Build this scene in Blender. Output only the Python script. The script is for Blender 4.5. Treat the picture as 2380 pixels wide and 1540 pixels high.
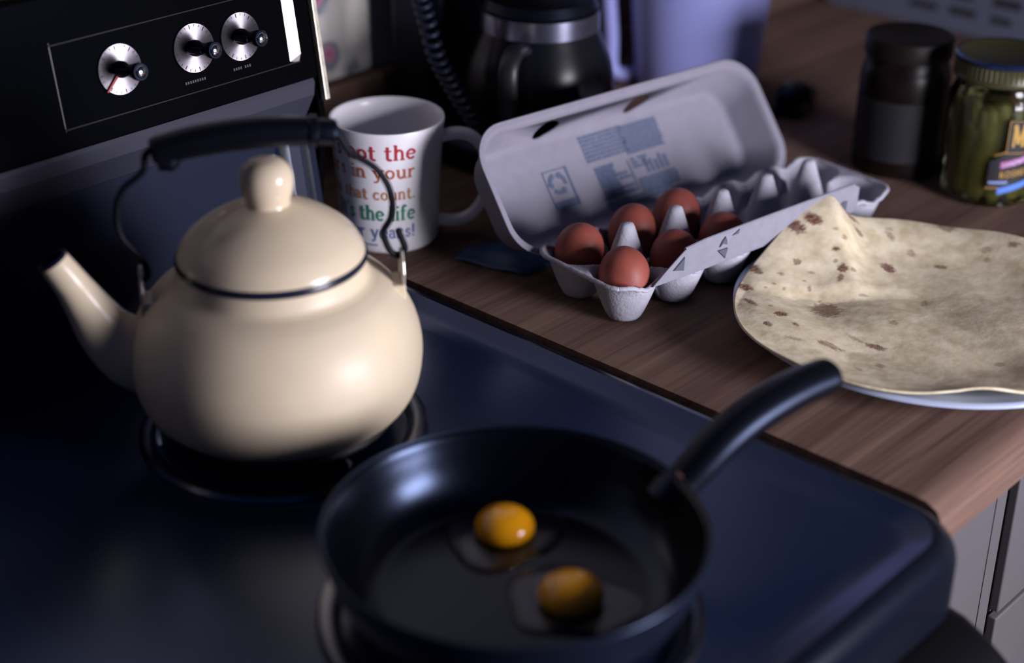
import bpy, bmesh, math, random
from mathutils import Vector, Matrix
random.seed(7)
PI = math.pi
for o in list(bpy.data.objects): bpy.data.objects.remove(o)
S = bpy.context.scene
COL = S.collection

# ---------------------------------------------------------------- camera, world, light, exposure
# world frame: z = 0 is the counter top, x = 0 the right edge of the stove, +y towards the back wall
cd = bpy.data.cameras.new('camera'); cam = bpy.data.objects.new('camera', cd); COL.objects.link(cam)
cd.sensor_width = 36.0; cd.sensor_fit = 'HORIZONTAL'; cd.lens = 57.18
cd.clip_start = 0.02; cd.clip_end = 50
cd.dof.use_dof = True; cd.dof.focus_distance = 1.235; cd.dof.aperture_fstop = 2.5; cd.dof.aperture_blades = 0
right = Vector((0.6776, -0.7354, 0.0070)); down = Vector((-0.3348, -0.3169, -0.8874)); fwd = Vector((0.6548, 0.5990, -0.4610))
m = Matrix((right, -down, -fwd)).transposed().to_4x4(); m.translation = (-0.832, 0.0, 0.58)
cam.matrix_world = m
S.camera = cam

W = bpy.data.worlds.new('World'); S.world = W; W.use_nodes = True
bg = W.node_tree.nodes['Background']; bg.inputs[0].default_value = (0.09, 0.20, 0.70, 1); bg.inputs[1].default_value = 0.055

def area(name, loc, target, sx, sy, power, color):
    l = bpy.data.lights.new(name, 'AREA'); l.shape = 'RECTANGLE'; l.size = sx; l.size_y = sy; l.energy = power; l.color = color
    o = bpy.data.objects.new(name, l); COL.objects.link(o); o.location = loc
    o.rotation_euler = (Vector(target) - Vector(loc)).to_track_quat('-Z', 'Y').to_euler()
    return o
area('assumed_front_light', (0.16, -0.50, 0.235), (-0.05, 0.75, 0.05), 0.40, 0.46, 26, (0.98, 0.94, 1.06))  # assumed key lamp in front of the stove, unseen; no window is built
area('added_side_light', (1.85, -0.02, 0.06), (-0.1, 0.55, 0.03), 0.40, 0.46, 15, (0.42, 0.64, 1.0))  # added blue lamp on the right, meant for rim glints; its source is unseen

S.view_settings.view_transform = 'Standard'; S.view_settings.look = 'None'
S.view_settings.exposure = 0.0; S.view_settings.gamma = 1.0; S.view_settings.use_curve_mapping = False

# ---------------------------------------------------------------- materials
MATS = {}
def mat(name, col=(.5, .5, .5), rough=.5, metal=0, spec=.5, bump=0, bscale=200, var=0, vscale=20, coat=0, trans=0, ior=1.45, alpha=1, sss=0, aniso=0, stretch=None, tint=(1, 1, 1)):
    if name in MATS: return MATS[name]
    M = bpy.data.materials.new(name); M.use_nodes = True; nt = M.node_tree; b = nt.nodes['Principled BSDF']
    b.inputs['Base Color'].default_value = (*col, 1); b.inputs['Roughness'].default_value = rough; b.inputs['Metallic'].default_value = metal
    b.inputs['Specular IOR Level'].default_value = spec; b.inputs['IOR'].default_value = ior
    b.inputs['Specular Tint'].default_value = (*tint, 1)
    b.inputs['Coat Weight'].default_value = coat; b.inputs['Coat Roughness'].default_value = .08
    b.inputs['Transmission Weight'].default_value = trans; b.inputs['Alpha'].default_value = alpha
    if sss:
        b.inputs['Subsurface Weight'].default_value = sss; b.inputs['Subsurface Radius'].default_value = (.02, .008, .003); b.inputs['Subsurface Scale'].default_value = .3
    tc = nt.nodes.new('ShaderNodeTexCoord'); mp = nt.nodes.new('ShaderNodeMapping'); nt.links.new(tc.outputs['Object'], mp.inputs[0])
    if stretch: mp.inputs['Scale'].default_value = stretch
    if aniso:
        b.inputs['Anisotropic'].default_value = aniso
        tg = nt.nodes.new('ShaderNodeTangent'); tg.direction_type = 'RADIAL'; tg.axis = 'Z'; nt.links.new(tg.outputs[0], b.inputs['Tangent'])
    if var:
        n = nt.nodes.new('ShaderNodeTexNoise'); n.inputs['Scale'].default_value = vscale; n.inputs['Detail'].default_value = 6
        nt.links.new(mp.outputs[0], n.inputs['Vector'])
        r = nt.nodes.new('ShaderNodeValToRGB'); r.color_ramp.elements[0].position = .3; r.color_ramp.elements[1].position = .7
        r.color_ramp.elements[0].color = (*[max(0, c * (1 - var)) for c in col], 1); r.color_ramp.elements[1].color = (*[min(1, c * (1 + var)) for c in col], 1)
        nt.links.new(n.outputs['Fac'], r.inputs[0]); nt.links.new(r.outputs[0], b.inputs['Base Color'])
    if bump:
        n = nt.nodes.new('ShaderNodeTexNoise'); n.inputs['Scale'].default_value = bscale; n.inputs['Detail'].default_value = 5
        nt.links.new(mp.outputs[0], n.inputs['Vector'])
        bp = nt.nodes.new('ShaderNodeBump'); bp.inputs['Strength'].default_value = bump; bp.inputs['Distance'].default_value = .001
        nt.links.new(n.outputs['Fac'], bp.inputs['Height']); nt.links.new(bp.outputs[0], b.inputs['Normal'])
    MATS[name] = M
    return M

def ramp_nodes(nt, stops):
    r = nt.nodes.new('ShaderNodeValToRGB'); e = r.color_ramp.elements
    e[0].position = stops[0][0]; e[0].color = (*stops[0][1], 1); e[1].position = stops[-1][0]; e[1].color = (*stops[-1][1], 1)
    for p, c in stops[1:-1]:
        k = e.new(p); k.color = (*c, 1)
    return r

def wood_material():
    M = bpy.data.materials.new('laminate_wood'); M.use_nodes = True; nt = M.node_tree; b = nt.nodes['Principled BSDF']
    tc = nt.nodes.new('ShaderNodeTexCoord'); mp = nt.nodes.new('ShaderNodeMapping'); mp.inputs['Scale'].default_value = (1.2, 26, 26)
    nt.links.new(tc.outputs['Object'], mp.inputs[0])
    n1 = nt.nodes.new('ShaderNodeTexNoise'); n1.inputs['Scale'].default_value = 1.6; n1.inputs['Detail'].default_value = 5; n1.inputs['Distortion'].default_value = .5
    mp2 = nt.nodes.new('ShaderNodeMapping'); mp2.inputs['Scale'].default_value = (8, 300, 300); nt.links.new(tc.outputs['Object'], mp2.inputs[0])
    n2 = nt.nodes.new('ShaderNodeTexNoise'); n2.inputs['Scale'].default_value = 1.0; n2.inputs['Detail'].default_value = 3
    nt.links.new(mp.outputs[0], n1.inputs['Vector']); nt.links.new(mp2.outputs[0], n2.inputs['Vector'])
    mix = nt.nodes.new('ShaderNodeMix'); mix.data_type = 'FLOAT'; mix.inputs[0].default_value = .38
    nt.links.new(n1.outputs['Fac'], mix.inputs[2]); nt.links.new(n2.outputs['Fac'], mix.inputs[3])
    r = ramp_nodes(nt, [(.30, (.070, .040, .033)), (.5, (.140, .086, .067)), (.7, (.210, .134, .103))])
    nt.links.new(mix.outputs[0], r.inputs[0]); nt.links.new(r.outputs[0], b.inputs['Base Color'])
    b.inputs['Roughness'].default_value = .65; b.inputs['Specular IOR Level'].default_value = .06
    return M
WOOD = wood_material()

def tortilla_material():
    M = bpy.data.materials.new('tortilla_skin'); M.use_nodes = True; nt = M.node_tree; b = nt.nodes['Principled BSDF']
    tc = nt.nodes.new('ShaderNodeTexCoord')
    n = nt.nodes.new('ShaderNodeTexNoise'); n.inputs['Scale'].default_value = 70; n.inputs['Detail'].default_value = 6; nt.links.new(tc.outputs['Object'], n.inputs['Vector'])
    r = ramp_nodes(nt, [(.3, (.54, .45, .29)), (.55, (.72, .63, .44)), (.75, (.82, .74, .56))])
    nt.links.new(n.outputs['Fac'], r.inputs[0]); nt.links.new(r.outputs[0], b.inputs['Base Color'])
    n2 = nt.nodes.new('ShaderNodeTexNoise'); n2.inputs['Scale'].default_value = 110; n2.inputs['Detail'].default_value = 4; nt.links.new(tc.outputs['Object'], n2.inputs['Vector'])
    bp = nt.nodes.new('ShaderNodeBump'); bp.inputs['Strength'].default_value = .35; bp.inputs['Distance'].default_value = .0015
    nt.links.new(n2.outputs['Fac'], bp.inputs['Height']); nt.links.new(bp.outputs[0], b.inputs['Normal'])
    b.inputs['Roughness'].default_value = .8; b.inputs['Specular IOR Level'].default_value = .2
    return M

def wallpaper_material():
    M = bpy.data.materials.new('floral_wallpaper'); M.use_nodes = True; nt = M.node_tree; b = nt.nodes['Principled BSDF']
    tc = nt.nodes.new('ShaderNodeTexCoord')
    v = nt.nodes.new('ShaderNodeTexVoronoi'); v.inputs['Scale'].default_value = 24; nt.links.new(tc.outputs['Object'], v.inputs['Vector'])
    nz = nt.nodes.new('ShaderNodeTexNoise'); nz.inputs['Scale'].default_value = 45; nt.links.new(tc.outputs['Object'], nz.inputs['Vector'])
    add = nt.nodes.new('ShaderNodeMath'); add.operation = 'MULTIPLY_ADD'; add.inputs[1].default_value = .35; nt.links.new(nz.outputs['Fac'], add.inputs[0]); nt.links.new(v.outputs['Distance'], add.inputs[2])
    r = ramp_nodes(nt, [(.36, (.22, .05, .10)), (.46, (.42, .18, .27)), (.56, (.14, .18, .21)), (.66, (.52, .50, .48)), (.9, (.60, .57, .52))])
    nt.links.new(add.outputs[0], r.inputs[0]); nt.links.new(r.outputs[0], b.inputs['Base Color']); b.inputs['Roughness'].default_value = .8
    return M

ENAMEL_BLACK = mat('blue_cast_enamel', (.0060, .0125, .040), .24, spec=1.0, bump=.05, bscale=90, tint=(.45, .60, 1))  # black enamel; blue of the reflections put into base colour and specular tint
DOOR_BLACK = mat('oven_door_black', (.002, .002, .003), .35, spec=.2, bump=.03, bscale=90)
PANEL_BLACK = mat('black_panel', (.0020, .0020, .0021), .45, spec=.015, bump=.03, bscale=300, tint=(.45, .60, 1))
STEEL_DARK = mat('brushed_steel_dark', (.009, .013, .034), .5, metal=.1, spec=.25, bump=.08, bscale=60, stretch=(1, 1, 14))
CHROME = mat('chrome', (.75, .76, .80), .12, metal=1, bump=.02, bscale=400)
TRIM_WHITE = mat('satin_aluminium', (.050, .050, .075), .5, metal=.2, bump=.05, bscale=300)
BRIGHT_STRIP = mat('bright_aluminium', (.92, .86, .80), .30, metal=.6, bump=.02, bscale=300)
TRIM_CHROME = mat('polished_corner_trim', (.70, .80, .95), .28, metal=1, bump=.02, bscale=300)
DIAL = mat('spun_aluminium', (.25, .235, .26), .34, metal=1, aniso=.85, bump=.02, bscale=500)
BLACK_PLASTIC = mat('black_plastic', (.003, .0032, .005), .36, spec=.3, bump=.04, bscale=250, tint=(.45, .60, 1))
RED = mat('red_paint', (.42, .03, .03), .45, bump=.02)
INK = mat('black_ink', (.01, .01, .012), .7, bump=.01)
FAINT_INK = mat('grey_panel_ink', (.05, .055, .07), .6, bump=.01)
CREAM = mat('cream_enamel', (.70, .59, .42), .20, spec=.5, var=.03, vscale=40, bump=.04, bscale=40)
CREAM_BODY = mat('cream_enamel_body', (.70, .59, .42), .42, spec=.4, var=.03, vscale=40, bump=.04, bscale=40)
NAVY = mat('dark_navy_enamel', (.010, .012, .03), .25, spec=.5, bump=.02)
WIRE = mat('black_wire', (.003, .0035, .008), .5, spec=.15, bump=.05, bscale=400)
GALV = mat('plated_steel', (.55, .52, .44), .35, metal=.8, bump=.08, bscale=300)
CERAMIC = mat('white_ceramic', (.88, .87, .91), .25, spec=.5, bump=.02, bscale=60)
PLATE = mat('white_glaze', (.40, .47, .62), .15, spec=.6, bump=.01, bscale=60)  # white glaze with the blue tint of its surroundings put into the colour
PULP = mat('grey_moulded_pulp', (.40, .40, .46), .9, spec=.15, var=.08, vscale=120, bump=.55, bscale=420)
PULP_LID = mat('pale_foam_pulp', (.255, .248, .30), .85, spec=.2, var=.04, vscale=90, bump=.15, bscale=300)
INK_BLUE = mat('blue_grey_ink', (.10, .13, .22), .8, bump=.02)
EGG = mat('brown_eggshell', (.275, .068, .050), .5, spec=.35, var=.10, vscale=60, bump=.10, bscale=260)
PAN = mat('nonstick_black', (.0015, .0018, .003), .24, spec=.5, bump=.05, bscale=200, tint=(.45, .60, 1))
PAN_OUT = mat('pan_outer_enamel', (.006, .008, .016), .3, spec=.5, bump=.03, bscale=100, tint=(.45, .60, 1))
COPPER = mat('copper_rivet', (.60, .26, .20), .3, metal=.9, bump=.02)
YOLK = mat('egg_yolk', (1.0, .42, .006), .14, spec=.5, coat=.5, sss=.15, bump=.03, bscale=60)
ALBUMEN = mat('raw_egg_white', (.95, .97, 1.0), .08, trans=1, ior=1.22, bump=.02, bscale=60)
GLASS = mat('jar_glass', (.86, .92, .88), .03, trans=1, ior=1.30, bump=.01, bscale=30)
PICKLE = mat('pickle_flesh', (.16, .145, .05), .4, spec=.4, var=.35, vscale=26, bump=.1, bscale=60, stretch=(1, 1, .12))
LID_OLIVE = mat('olive_gold_lid', (.055, .050, .020), .4, metal=.2, bump=.03)
LID_DARK = mat('dark_brown_lid', (.007, .005, .004), .5, spec=.2, bump=.03)
SALSA = mat('dark_red_sauce', (.035, .012, .010), .5, var=.4, vscale=60, bump=.1)
LABEL_DARK = mat('dark_label_paper', (.010, .010, .014), .6, bump=.02)
LABEL_GREY = mat('grey_blue_label', (.005, .005, .008), .7, var=.2, vscale=60, bump=.02)
GOLD = mat('gold_print', (.42, .25, .05), .5, bump=.02)
PURPLE = mat('maroon_purple_print', (.30, .07, .22), .6, bump=.02)
LILAC = mat('pale_lilac_print', (.62, .52, .78), .6, bump=.02)
BLUE = mat('blue_print', (.08, .20, .62), .6, bump=.02)
PALE_BLUE = mat('pale_blue_print', (.30, .38, .70), .6, bump=.02)
LAVENDER = mat('lavender_plastic', (.36, .39, .80), .35, spec=.4, var=.05, vscale=8, bump=.03, bscale=30)
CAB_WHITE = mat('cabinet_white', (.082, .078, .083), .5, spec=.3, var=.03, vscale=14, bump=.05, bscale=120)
CAB_GAP = mat('cabinet_shadow_gap', (.03, .03, .035), .8, bump=.02)
FLOORM = mat('vinyl_floor', (.14, .11, .10), .5, var=.2, vscale=9, bump=.05)
WALLM = mat('dull_wall_paint', (.10, .09, .085), .8, var=.05, vscale=5, bump=.1, bscale=200)
PAPER = mat('pale_printed_paper', (.085, .095, .14), .85, var=.06, vscale=40, bump=.03)
PAPER_INK = mat('brown_black_print', (.016, .013, .016), .85, bump=.01)
BLUE_FILM = mat('blue_wrapper', (.035, .075, .17), .4, spec=.4, var=.2, vscale=60, bump=.2, bscale=120)
SMOKED = mat('smoked_glass', (.005, .0055, .008), .28, spec=.3, bump=.02, bscale=30)
TORTILLA = tortilla_material()
CHAR = mat('toasted_spot', (.17, .065, .035), .8, spec=.2, var=.45, vscale=420, bump=.2)
CHAR_LIGHT = mat('light_toasted_spot', (.40, .24, .13), .8, spec=.2, var=.35, vscale=420, bump=.2)
MUG_RED = mat('red_lettering', (.48, .035, .05), .4, bump=.01)
MUG_ORANGE_RED = mat('orange_red_lettering', (.50, .13, .06), .4, bump=.01)
MUG_ORANGE = mat('orange_lettering', (.52, .23, .07), .4, bump=.01)
MUG_GREEN = mat('green_lettering', (.03, .25, .14), .4, bump=.01)
MUG_BLUE = mat('blue_lettering', (.13, .18, .42), .4, bump=.01)

# ---------------------------------------------------------------- object helpers
def obj(name, verts, faces, mt, parent=None, smooth=True, angle=38, loc=None):
    me = bpy.data.meshes.new(name); me.from_pydata([tuple(v) for v in verts], [], faces); me.update()
    bm = bmesh.new(); bm.from_mesh(me); bmesh.ops.recalc_face_normals(bm, faces=bm.faces); bm.to_mesh(me); bm.free()
    me.materials.append(mt)
    if smooth:
        me.shade_smooth(); me.set_sharp_from_angle(angle=math.radians(angle))
    o = bpy.data.objects.new(name, me); COL.objects.link(o)
    if loc: o.location = loc
    if parent: o.parent = parent
    return o
def thing(name, label, cat, loc=(0, 0, 0), rotz=0, group=None):
    o = bpy.data.objects.new(name, None); COL.objects.link(o); o.location = loc; o.rotation_euler = (0, 0, rotz)
    o.empty_display_size = .02
    o['label'] = label; o['category'] = cat
    if group: o['group'] = group
    return o
def tag(o, label, cat, group=None):
    o['label'] = label; o['category'] = cat
    if group: o['group'] = group
    return o
def struct(o): o['kind'] = 'structure'; return o

class MB:
    def __init__(s): s.v = []; s.f = []
    def add(s, verts, faces):
        k = len(s.v); s.v += [Vector(v) for v in verts]; s.f += [tuple(i + k for i in f) for f in faces]; return s
    def loft(s, rings, closed=True, cap0=False, cap1=False):
        n = len(rings[0]); k = len(s.v)
        for r in rings: s.v += [Vector(p) for p in r]
        for i in range(len(rings) - 1):
            for j in range(n if closed else n - 1):
                a = k + i * n + j; b2 = k + i * n + (j + 1) % n
                s.f.append((a, b2, b2 + n, a + n))
        if cap0: s.f.append(tuple(k + j for j in range(n))[::-1])
        if cap1: s.f.append(tuple(k + (len(rings) - 1) * n + j for j in range(n)))
        return s
    def lathe(s, prof, seg=64, c=(0, 0, 0), cap0=False, cap1=False, frame=None, wob=None):
        rings = []
        for (r, z) in prof:
            ring = []
            for j in range(seg):
                a = 2 * PI * j / seg
                p = Vector((r * math.cos(a), r * math.sin(a), z))
                if frame is not None: p = frame @ p
                ring.append(p + Vector(c))
            rings.append(ring)
        return s.loft(rings, True, cap0, cap1)
    def tube(s, pts, rad, seg=12, cap=True, flat=None):
        pts = [Vector(p) for p in pts]; n = len(pts)
        if not hasattr(rad, '__len__'): rad = [rad] * n
        rings = []; prev = None
        for i in range(n):
            t = (pts[min(i + 1, n - 1)] - pts[max(i - 1, 0)]).normalized()
            if prev is None:
                up = Vector((0, 0, 1)) if abs(t.z) < .9 else Vector((1, 0, 0))
                x = t.cross(up).normalized()
            else:
                x = (prev - t * prev.dot(t)).normalized()
            prev = x; y = x.cross(t)
            rx, ry = (rad[i], rad[i]) if not hasattr(rad[i], '__len__') else rad[i]
            rings.append([pts[i] + x * rx * math.cos(2 * PI * j / seg) + y * ry * math.sin(2 * PI * j / seg) for j in range(seg)])
        return s.loft(rings, True, cap, cap)
    def box(s, a, b):
        x0, y0, z0 = a; x1, y1, z1 = b
        return s.add([(x0, y0, z0), (x1, y0, z0), (x1, y1, z0), (x0, y1, z0), (x0, y0, z1), (x1, y0, z1), (x1, y1, z1), (x0, y1, z1)],
                     [(0, 3, 2, 1), (4, 5, 6, 7), (0, 1, 5, 4), (1, 2, 6, 5), (2, 3, 7, 6), (3, 0, 4, 7)])
    def build(s, name, mt, parent=None, **k): return obj(name, s.v, s.f, mt, parent, **k)

def bevel(o, w, seg=3, angle=30):
    md = o.modifiers.new('bevel', 'BEVEL'); md.width = w; md.segments = seg; md.limit_method = 'ANGLE'; md.angle_limit = math.radians(angle)
    return o
def solid(o, t, off=-1):
    md = o.modifiers.new('thickness', 'SOLIDIFY'); md.thickness = t; md.offset = off; return o
def bbox(name, a, b, mt, parent=None, w=.002, seg=3):
    return bevel(MB().box(a, b).build(name, mt, parent), w, seg)
def smooth_path(pts, n=8):
    """Catmull-Rom resample"""
    P = [Vector(p) for p in pts]; out = []
    for i in range(len(P) - 1):
        p0 = P[max(i - 1, 0)]; p1 = P[i]; p2 = P[i + 1]; p3 = P[min(i + 2, len(P) - 1)]
        for k in range(n):
            t = k / n
            out.append(.5 * ((2 * p1) + (p2 - p0) * t + (2 * p0 - 5 * p1 + 4 * p2 - p3) * t * t + (3 * p1 - p0 - 3 * p2 + p3) * t ** 3))
    out.append(P[-1]); return out
def rrect(x0, y0, x1, y1, r, n=8, z=0.0, rs=None):
    """rounded rectangle ring, ccw from the right-bottom corner; rs = radii (x1y0, x1y1, x0y1, x0y0)"""
    rs = rs or (r, r, r, r); out = []
    for (cx, cy, a0, q) in ((x1, y0, -PI / 2, rs[0]), (x1, y1, 0, rs[1]), (x0, y1, PI / 2, rs[2]), (x0, y0, PI, rs[3])):
        sx = -1 if cx == x1 else 1; sy = -1 if cy == y1 else 1
        q = max(q, 1e-5)
        for k in range(n + 1):
            a = a0 + (PI / 2) * k / n
            out.append(Vector((cx + sx * q + q * math.cos(a), cy + sy * q + q * math.sin(a), z)))
    return out
def sm(t): t = max(0, min(1, t)); return t * t * (3 - 2 * t)

# ---------------------------------------------------------------- stroke font (slab serif)
def arc(cx, cy, rx, ry, a0, a1, n=12):
    return [(cx + rx * math.cos(math.radians(a0 + (a1 - a0) * k / n)), cy + ry * math.sin(math.radians(a0 + (a1 - a0) * k / n))) for k in range(n + 1)]
T, H_ = .25, .145
ARCH = [(.2, .62)] + arc(.5, .62, .29, .36, 165, 0, 8) + [(.79, 0)]
FONT = {
 'n': (1.0, [([(.2, 0), (.2, 1)], T), (ARCH, T * .9), ([(0, .05), (.4, .05)], H_), ([(.6, .05), (1, .05)], H_), ([(.02, .95), (.2, .95)], H_)]),
 'h': (1.0, [([(.2, 0), (.2, 1.5)], T), (ARCH, T * .9), ([(0, .05), (.4, .05)], H_), ([(.6, .05), (1, .05)], H_), ([(.02, 1.45), (.2, 1.45)], H_)]),
 'o': (.95, [(arc(.47, .5, .36, .43, 0, 360, 20), T * .9)]),
 't': (.68, [([(.28, 1.35), (.28, .25)] + arc(.48, .25, .2, .2, 180, 320, 6), T), ([(.02, .94), (.62, .94)], H_)]),
 'e': (.92, [([(.12, .52), (.82, .52)], H_), (arc(.47, .5, .36, .43, 5, 320, 16), T * .9)]),
 'y': (1.0, [([(.12, .98), (.5, .06)], T), ([(.86, .98), (.42, -.32), (.2, -.42), (.08, -.3)], T * .75), ([(-.04, .95), (.34, .95)], H_), ([(.68, .95), (1.04, .95)], H_)]),
 'u': (1.0, [([(.2, 1), (.2, .35)] + arc(.46, .35, .26, .3, 180, 330, 6), T), ([(.78, 1), (.78, 0)], T), ([(0, .95), (.2, .95)], H_), ([(.6, .95), (.78, .95)], H_), ([(.78, .05), (1, .05)], H_)]),
 'r': (.78, [([(.2, 0), (.2, 1)], T), ([(.2, .62), (.36, .9), (.54, .97), (.68, .86)], T * .85), ([(0, .05), (.44, .05)], H_), ([(.02, .95), (.2, .95)], H_)]),
 'i': (.45, [([(.2, 0), (.2, 1)], T), ([(.2, 1.24), (.2, 1.46)], T * 1.1), ([(0, .05), (.42, .05)], H_), ([(.02, .95), (.2, .95)], H_)]),
 'l': (.45, [([(.2, 0), (.2, 1.5)], T), ([(0, .05), (.42, .05)], H_), ([(.02, 1.45), (.2, 1.45)], H_)]),
 'f': (.66, [([(.25, 0), (.25, 1.2)] + arc(.45, 1.2, .2, .24, 180, 30, 7), T), ([(.02, .94), (.56, .94)], H_), ([(.04, .05), (.5, .05)], H_)]),
 'a': (.95, [([(.16, .78), (.3, .95), (.5, .96), (.68, .8), (.7, .1), (.92, .05)], T * .9), (arc(.42, .3, .28, .26, 80, 330, 12), T * .8)]),
 's': (.82, [([(.68, .74), (.56, .93), (.36, .95), (.18, .78), (.3, .58), (.54, .46), (.68, .27), (.54, .07), (.3, .05), (.12, .24)], T * .85)]),
 'c': (.86, [(arc(.47, .5, .36, .43, 40, 320, 16), T * .9)]),
 '.': (.36, [([(.16, 0), (.16, .22)], T * 1.1)]),
 '!': (.42, [([(.2, .42), (.2, 1.5)], T), ([(.2, 0), (.2, .22)], T * 1.1)]),
 "'": (.3, [([(.14, 1.1), (.14, 1.5)], T * .8)]),
 'I': (.6, [([(.28, 0), (.28, 1.5)], T), ([(.02, .05), (.54, .05)], H_), ([(.02, 1.45), (.54, 1.45)], H_)]),
 ' ': (.5, []),
 'K': (1.05, [([(.2, 0), (.2, 1.4)], T), ([(.85, 1.4), (.25, .6)], T * .7), ([(.42, .8), (.92, 0)], T)]),
 'O': (1.2, [(arc(.58, .7, .48, .62, 0, 360, 20), T * .9)]),
 'S': (.95, [([(.82, 1.08), (.66, 1.32), (.4, 1.34), (.18, 1.1), (.32, .82), (.66, .62), (.82, .34), (.64, .07), (.34, .06), (.12, .32)], T * .85)]),
 'H': (1.1, [([(.2, 0), (.2, 1.4)], T), ([(.85, 0), (.85, 1.4)], T), ([(.2, .7), (.85, .7)], H_)]),
 'E': (.9, [([(.2, 0), (.2, 1.4)], T), ([(.2, 1.34), (.8, 1.34)], H_), ([(.2, .7), (.7, .7)], H_), ([(.2, .06), (.8, .06)], H_)]),
 'R': (1.0, [([(.2, 0), (.2, 1.4)], T), ([(.2, 1.34), (.55, 1.34), (.78, 1.1), (.75, .85), (.5, .68), (.2, .68)], H_), ([(.5, .68), (.9, 0)], T)]),
 'A': (1.1, [([(.1, 0), (.52, 1.4)], T * .7), ([(.52, 1.4), (.96, 0)], T), ([(.28, .5), (.8, .5)], H_)]),
 'N': (1.1, [([(.2, 0), (.2, 1.4)], H_), ([(.2, 1.4), (.85, 0)], T), ([(.85, 0), (.85, 1.4)], H_)]),
 'D': (1.1, [([(.2, 0), (.2, 1.4)], T), ([(.2, 1.34), (.5, 1.34)] + arc(.5, .7, .42, .64, 90, -90, 10) + [(.2, .06)], T * .8)]),
 'W': (1.5, [([(.1, 1.4), (.42, 0)], T), ([(.42, 0), (.74, 1.3)], H_), ([(.74, 1.3), (1.06, 0)], T), ([(1.06, 0), (1.38, 1.4)], H_)]),
 'C': (1.0, [(arc(.56, .7, .44, .62, 45, 315, 16), T * .9)]),
 'M': (1.35, [([(.2, 0), (.2, 1.4)], H_), ([(.2, 1.4), (.66, .2)], T), ([(.66, .2), (1.12, 1.4)], H_), ([(1.12, 1.4), (1.12, 0)], T)]),
}
def text_width(s, gap=.12): return sum(FONT[c][0] + gap for c in s) - gap
def text_mesh(s, xh, mapf, x0, y0, wx=1.0, gap=.12):
    """strokes of s as ribbons; mapf(x, y) puts plane coordinates in space"""
    mb = MB(); x = x0
    for ch in s:
        w, strokes = FONT[ch]
        for pts, t in strokes:
            P = [Vector((x + p[0] * xh * wx, y0 + p[1] * xh)) for p in pts]
            Q = []
            for i in range(len(P) - 1):
                d = (P[i + 1] - P[i]).length; k = max(1, int(d / (xh * .25)))
                Q += [P[i].lerp(P[i + 1], j / k) for j in range(k)]
            Q.append(P[-1]); P = Q
            L = []; R = []
            for i in range(len(P)):
                d = P[min(i + 1, len(P) - 1)] - P[max(i - 1, 0)]
                if d.length < 1e-9: d = Vector((1, 0))
                d.normalize(); nn = Vector((-d.y, d.x)) * t * xh * .5
                L.append(mapf(*(P[i] + nn))); R.append(mapf(*(P[i] - nn)))
            k = len(P)
            mb.add(L + R, [(i, i + 1, k + i + 1, k + i) for i in range(k - 1)])
        x += (w + gap) * xh * wx
    return mb

# ================================================================ SETTING
YB, XR, ZF = 1.135, 0.95, -0.915
def wall(name, verts, mt): return struct(obj(name, verts, [(0, 1, 2, 3)], mt, smooth=False))
wall('floor', [(-2.4, -2.4, ZF), (XR + .1, -2.4, ZF), (XR + .1, YB + .1, ZF), (-2.4, YB + .1, ZF)], FLOORM)
w = MB().box((-2.4, YB, ZF), (XR + .1, YB + .1, 1.6)).build('wall_back', wallpaper_material(), smooth=False); struct(w)
w = MB().box((XR, -.4, ZF), (XR + .1, YB, 1.6)).build('wall_right', WALLM, smooth=False); struct(w)

# ================================================================ STOVE
stove = thing('electric_stove', 'black electric stove with slanted control panel, kettle and frying pan on it', 'stove', (-.38, .66, -.915))
SO = Vector((-.38, .66, -.915))
def sl(p): return Vector(p) - SO
def sobj(mb, name, mt, parent=None, **k):
    o = obj(name, [v - SO for v in mb.v], mb.f, mt, parent or stove, **k); return o
X0, X1, Y0, Y1 = -.76, -.0015, .355, 1.0
rings = []
for (d, z) in [(0.003, -.052), (0, -.050), (0, -.016), (.0012, -.009), (.0038, -.0035), (.0075, .0008), (.0112, .0026), (.0145, .0026), (.019, .0010), (.026, -.0018), (.033, -.0036), (.045, -.0040)]:
    r = max(.006, .042 - d * .55)
    rings.append(rrect(X0 + d, Y0 + d, X1 - d, Y1 - d * .1, r, 12, z, rs=(r, .004, .004, r)))
sobj(MB().loft(rings[:8], True, True, False), 'cooktop_rim', mat('black_rim_enamel', (.0025, .0035, .0085), .20, spec=1.0, tint=(.75, .88, 1), bump=.03, bscale=90), angle=50)
mb = MB().loft(rings[7:], True, False, False)
last = rings[-1]; n = len(last); ctr = Vector((-.38, .66, -.0040)); k = len(mb.v)
mb.v += list(last) + [ctr]; mb.f += [(k + j, k + (j + 1) % n, k + n) for j in range(n)]
sobj(mb, 'cooktop', ENAMEL_BLACK, angle=50)
sobj(MB().box((-.757, .40, ZF + .06), (-.006, 1.09, -.0535)), 'oven_body', ENAMEL_BLACK, smooth=False)
# oven door: black slab with a strongly rounded upper edge, standing proud of the front
prof = [(.40, -.75), (.30, -.75), (.29, -.74), (.2885, -.15), (.2915, -.120), (.301, -.096), (.3150, -.0788), (.334, -.066), (.352, -.0572), (.368, -.0545), (.40, -.0540)]
mb = MB().loft([[(x, y, z) for (y, z) in prof] for x in (-.75, -.010)], True, True, True)
bevel(sobj(mb, 'oven_door', DOOR_BLACK), .012, 4, 60)
mb = MB().tube(smooth_path([(-.70, .290, -.18), (-.70, .264, -.178), (-.69, .246, -.176), (-.60, .242, -.176), (-.2, .242, -.176), (-.12, .246, -.176), (-.105, .264, -.178), (-.105, .291, -.18)], 5), .011, 12)
sobj(mb, 'oven_door_handle', BLACK_PLASTIC)

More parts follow.
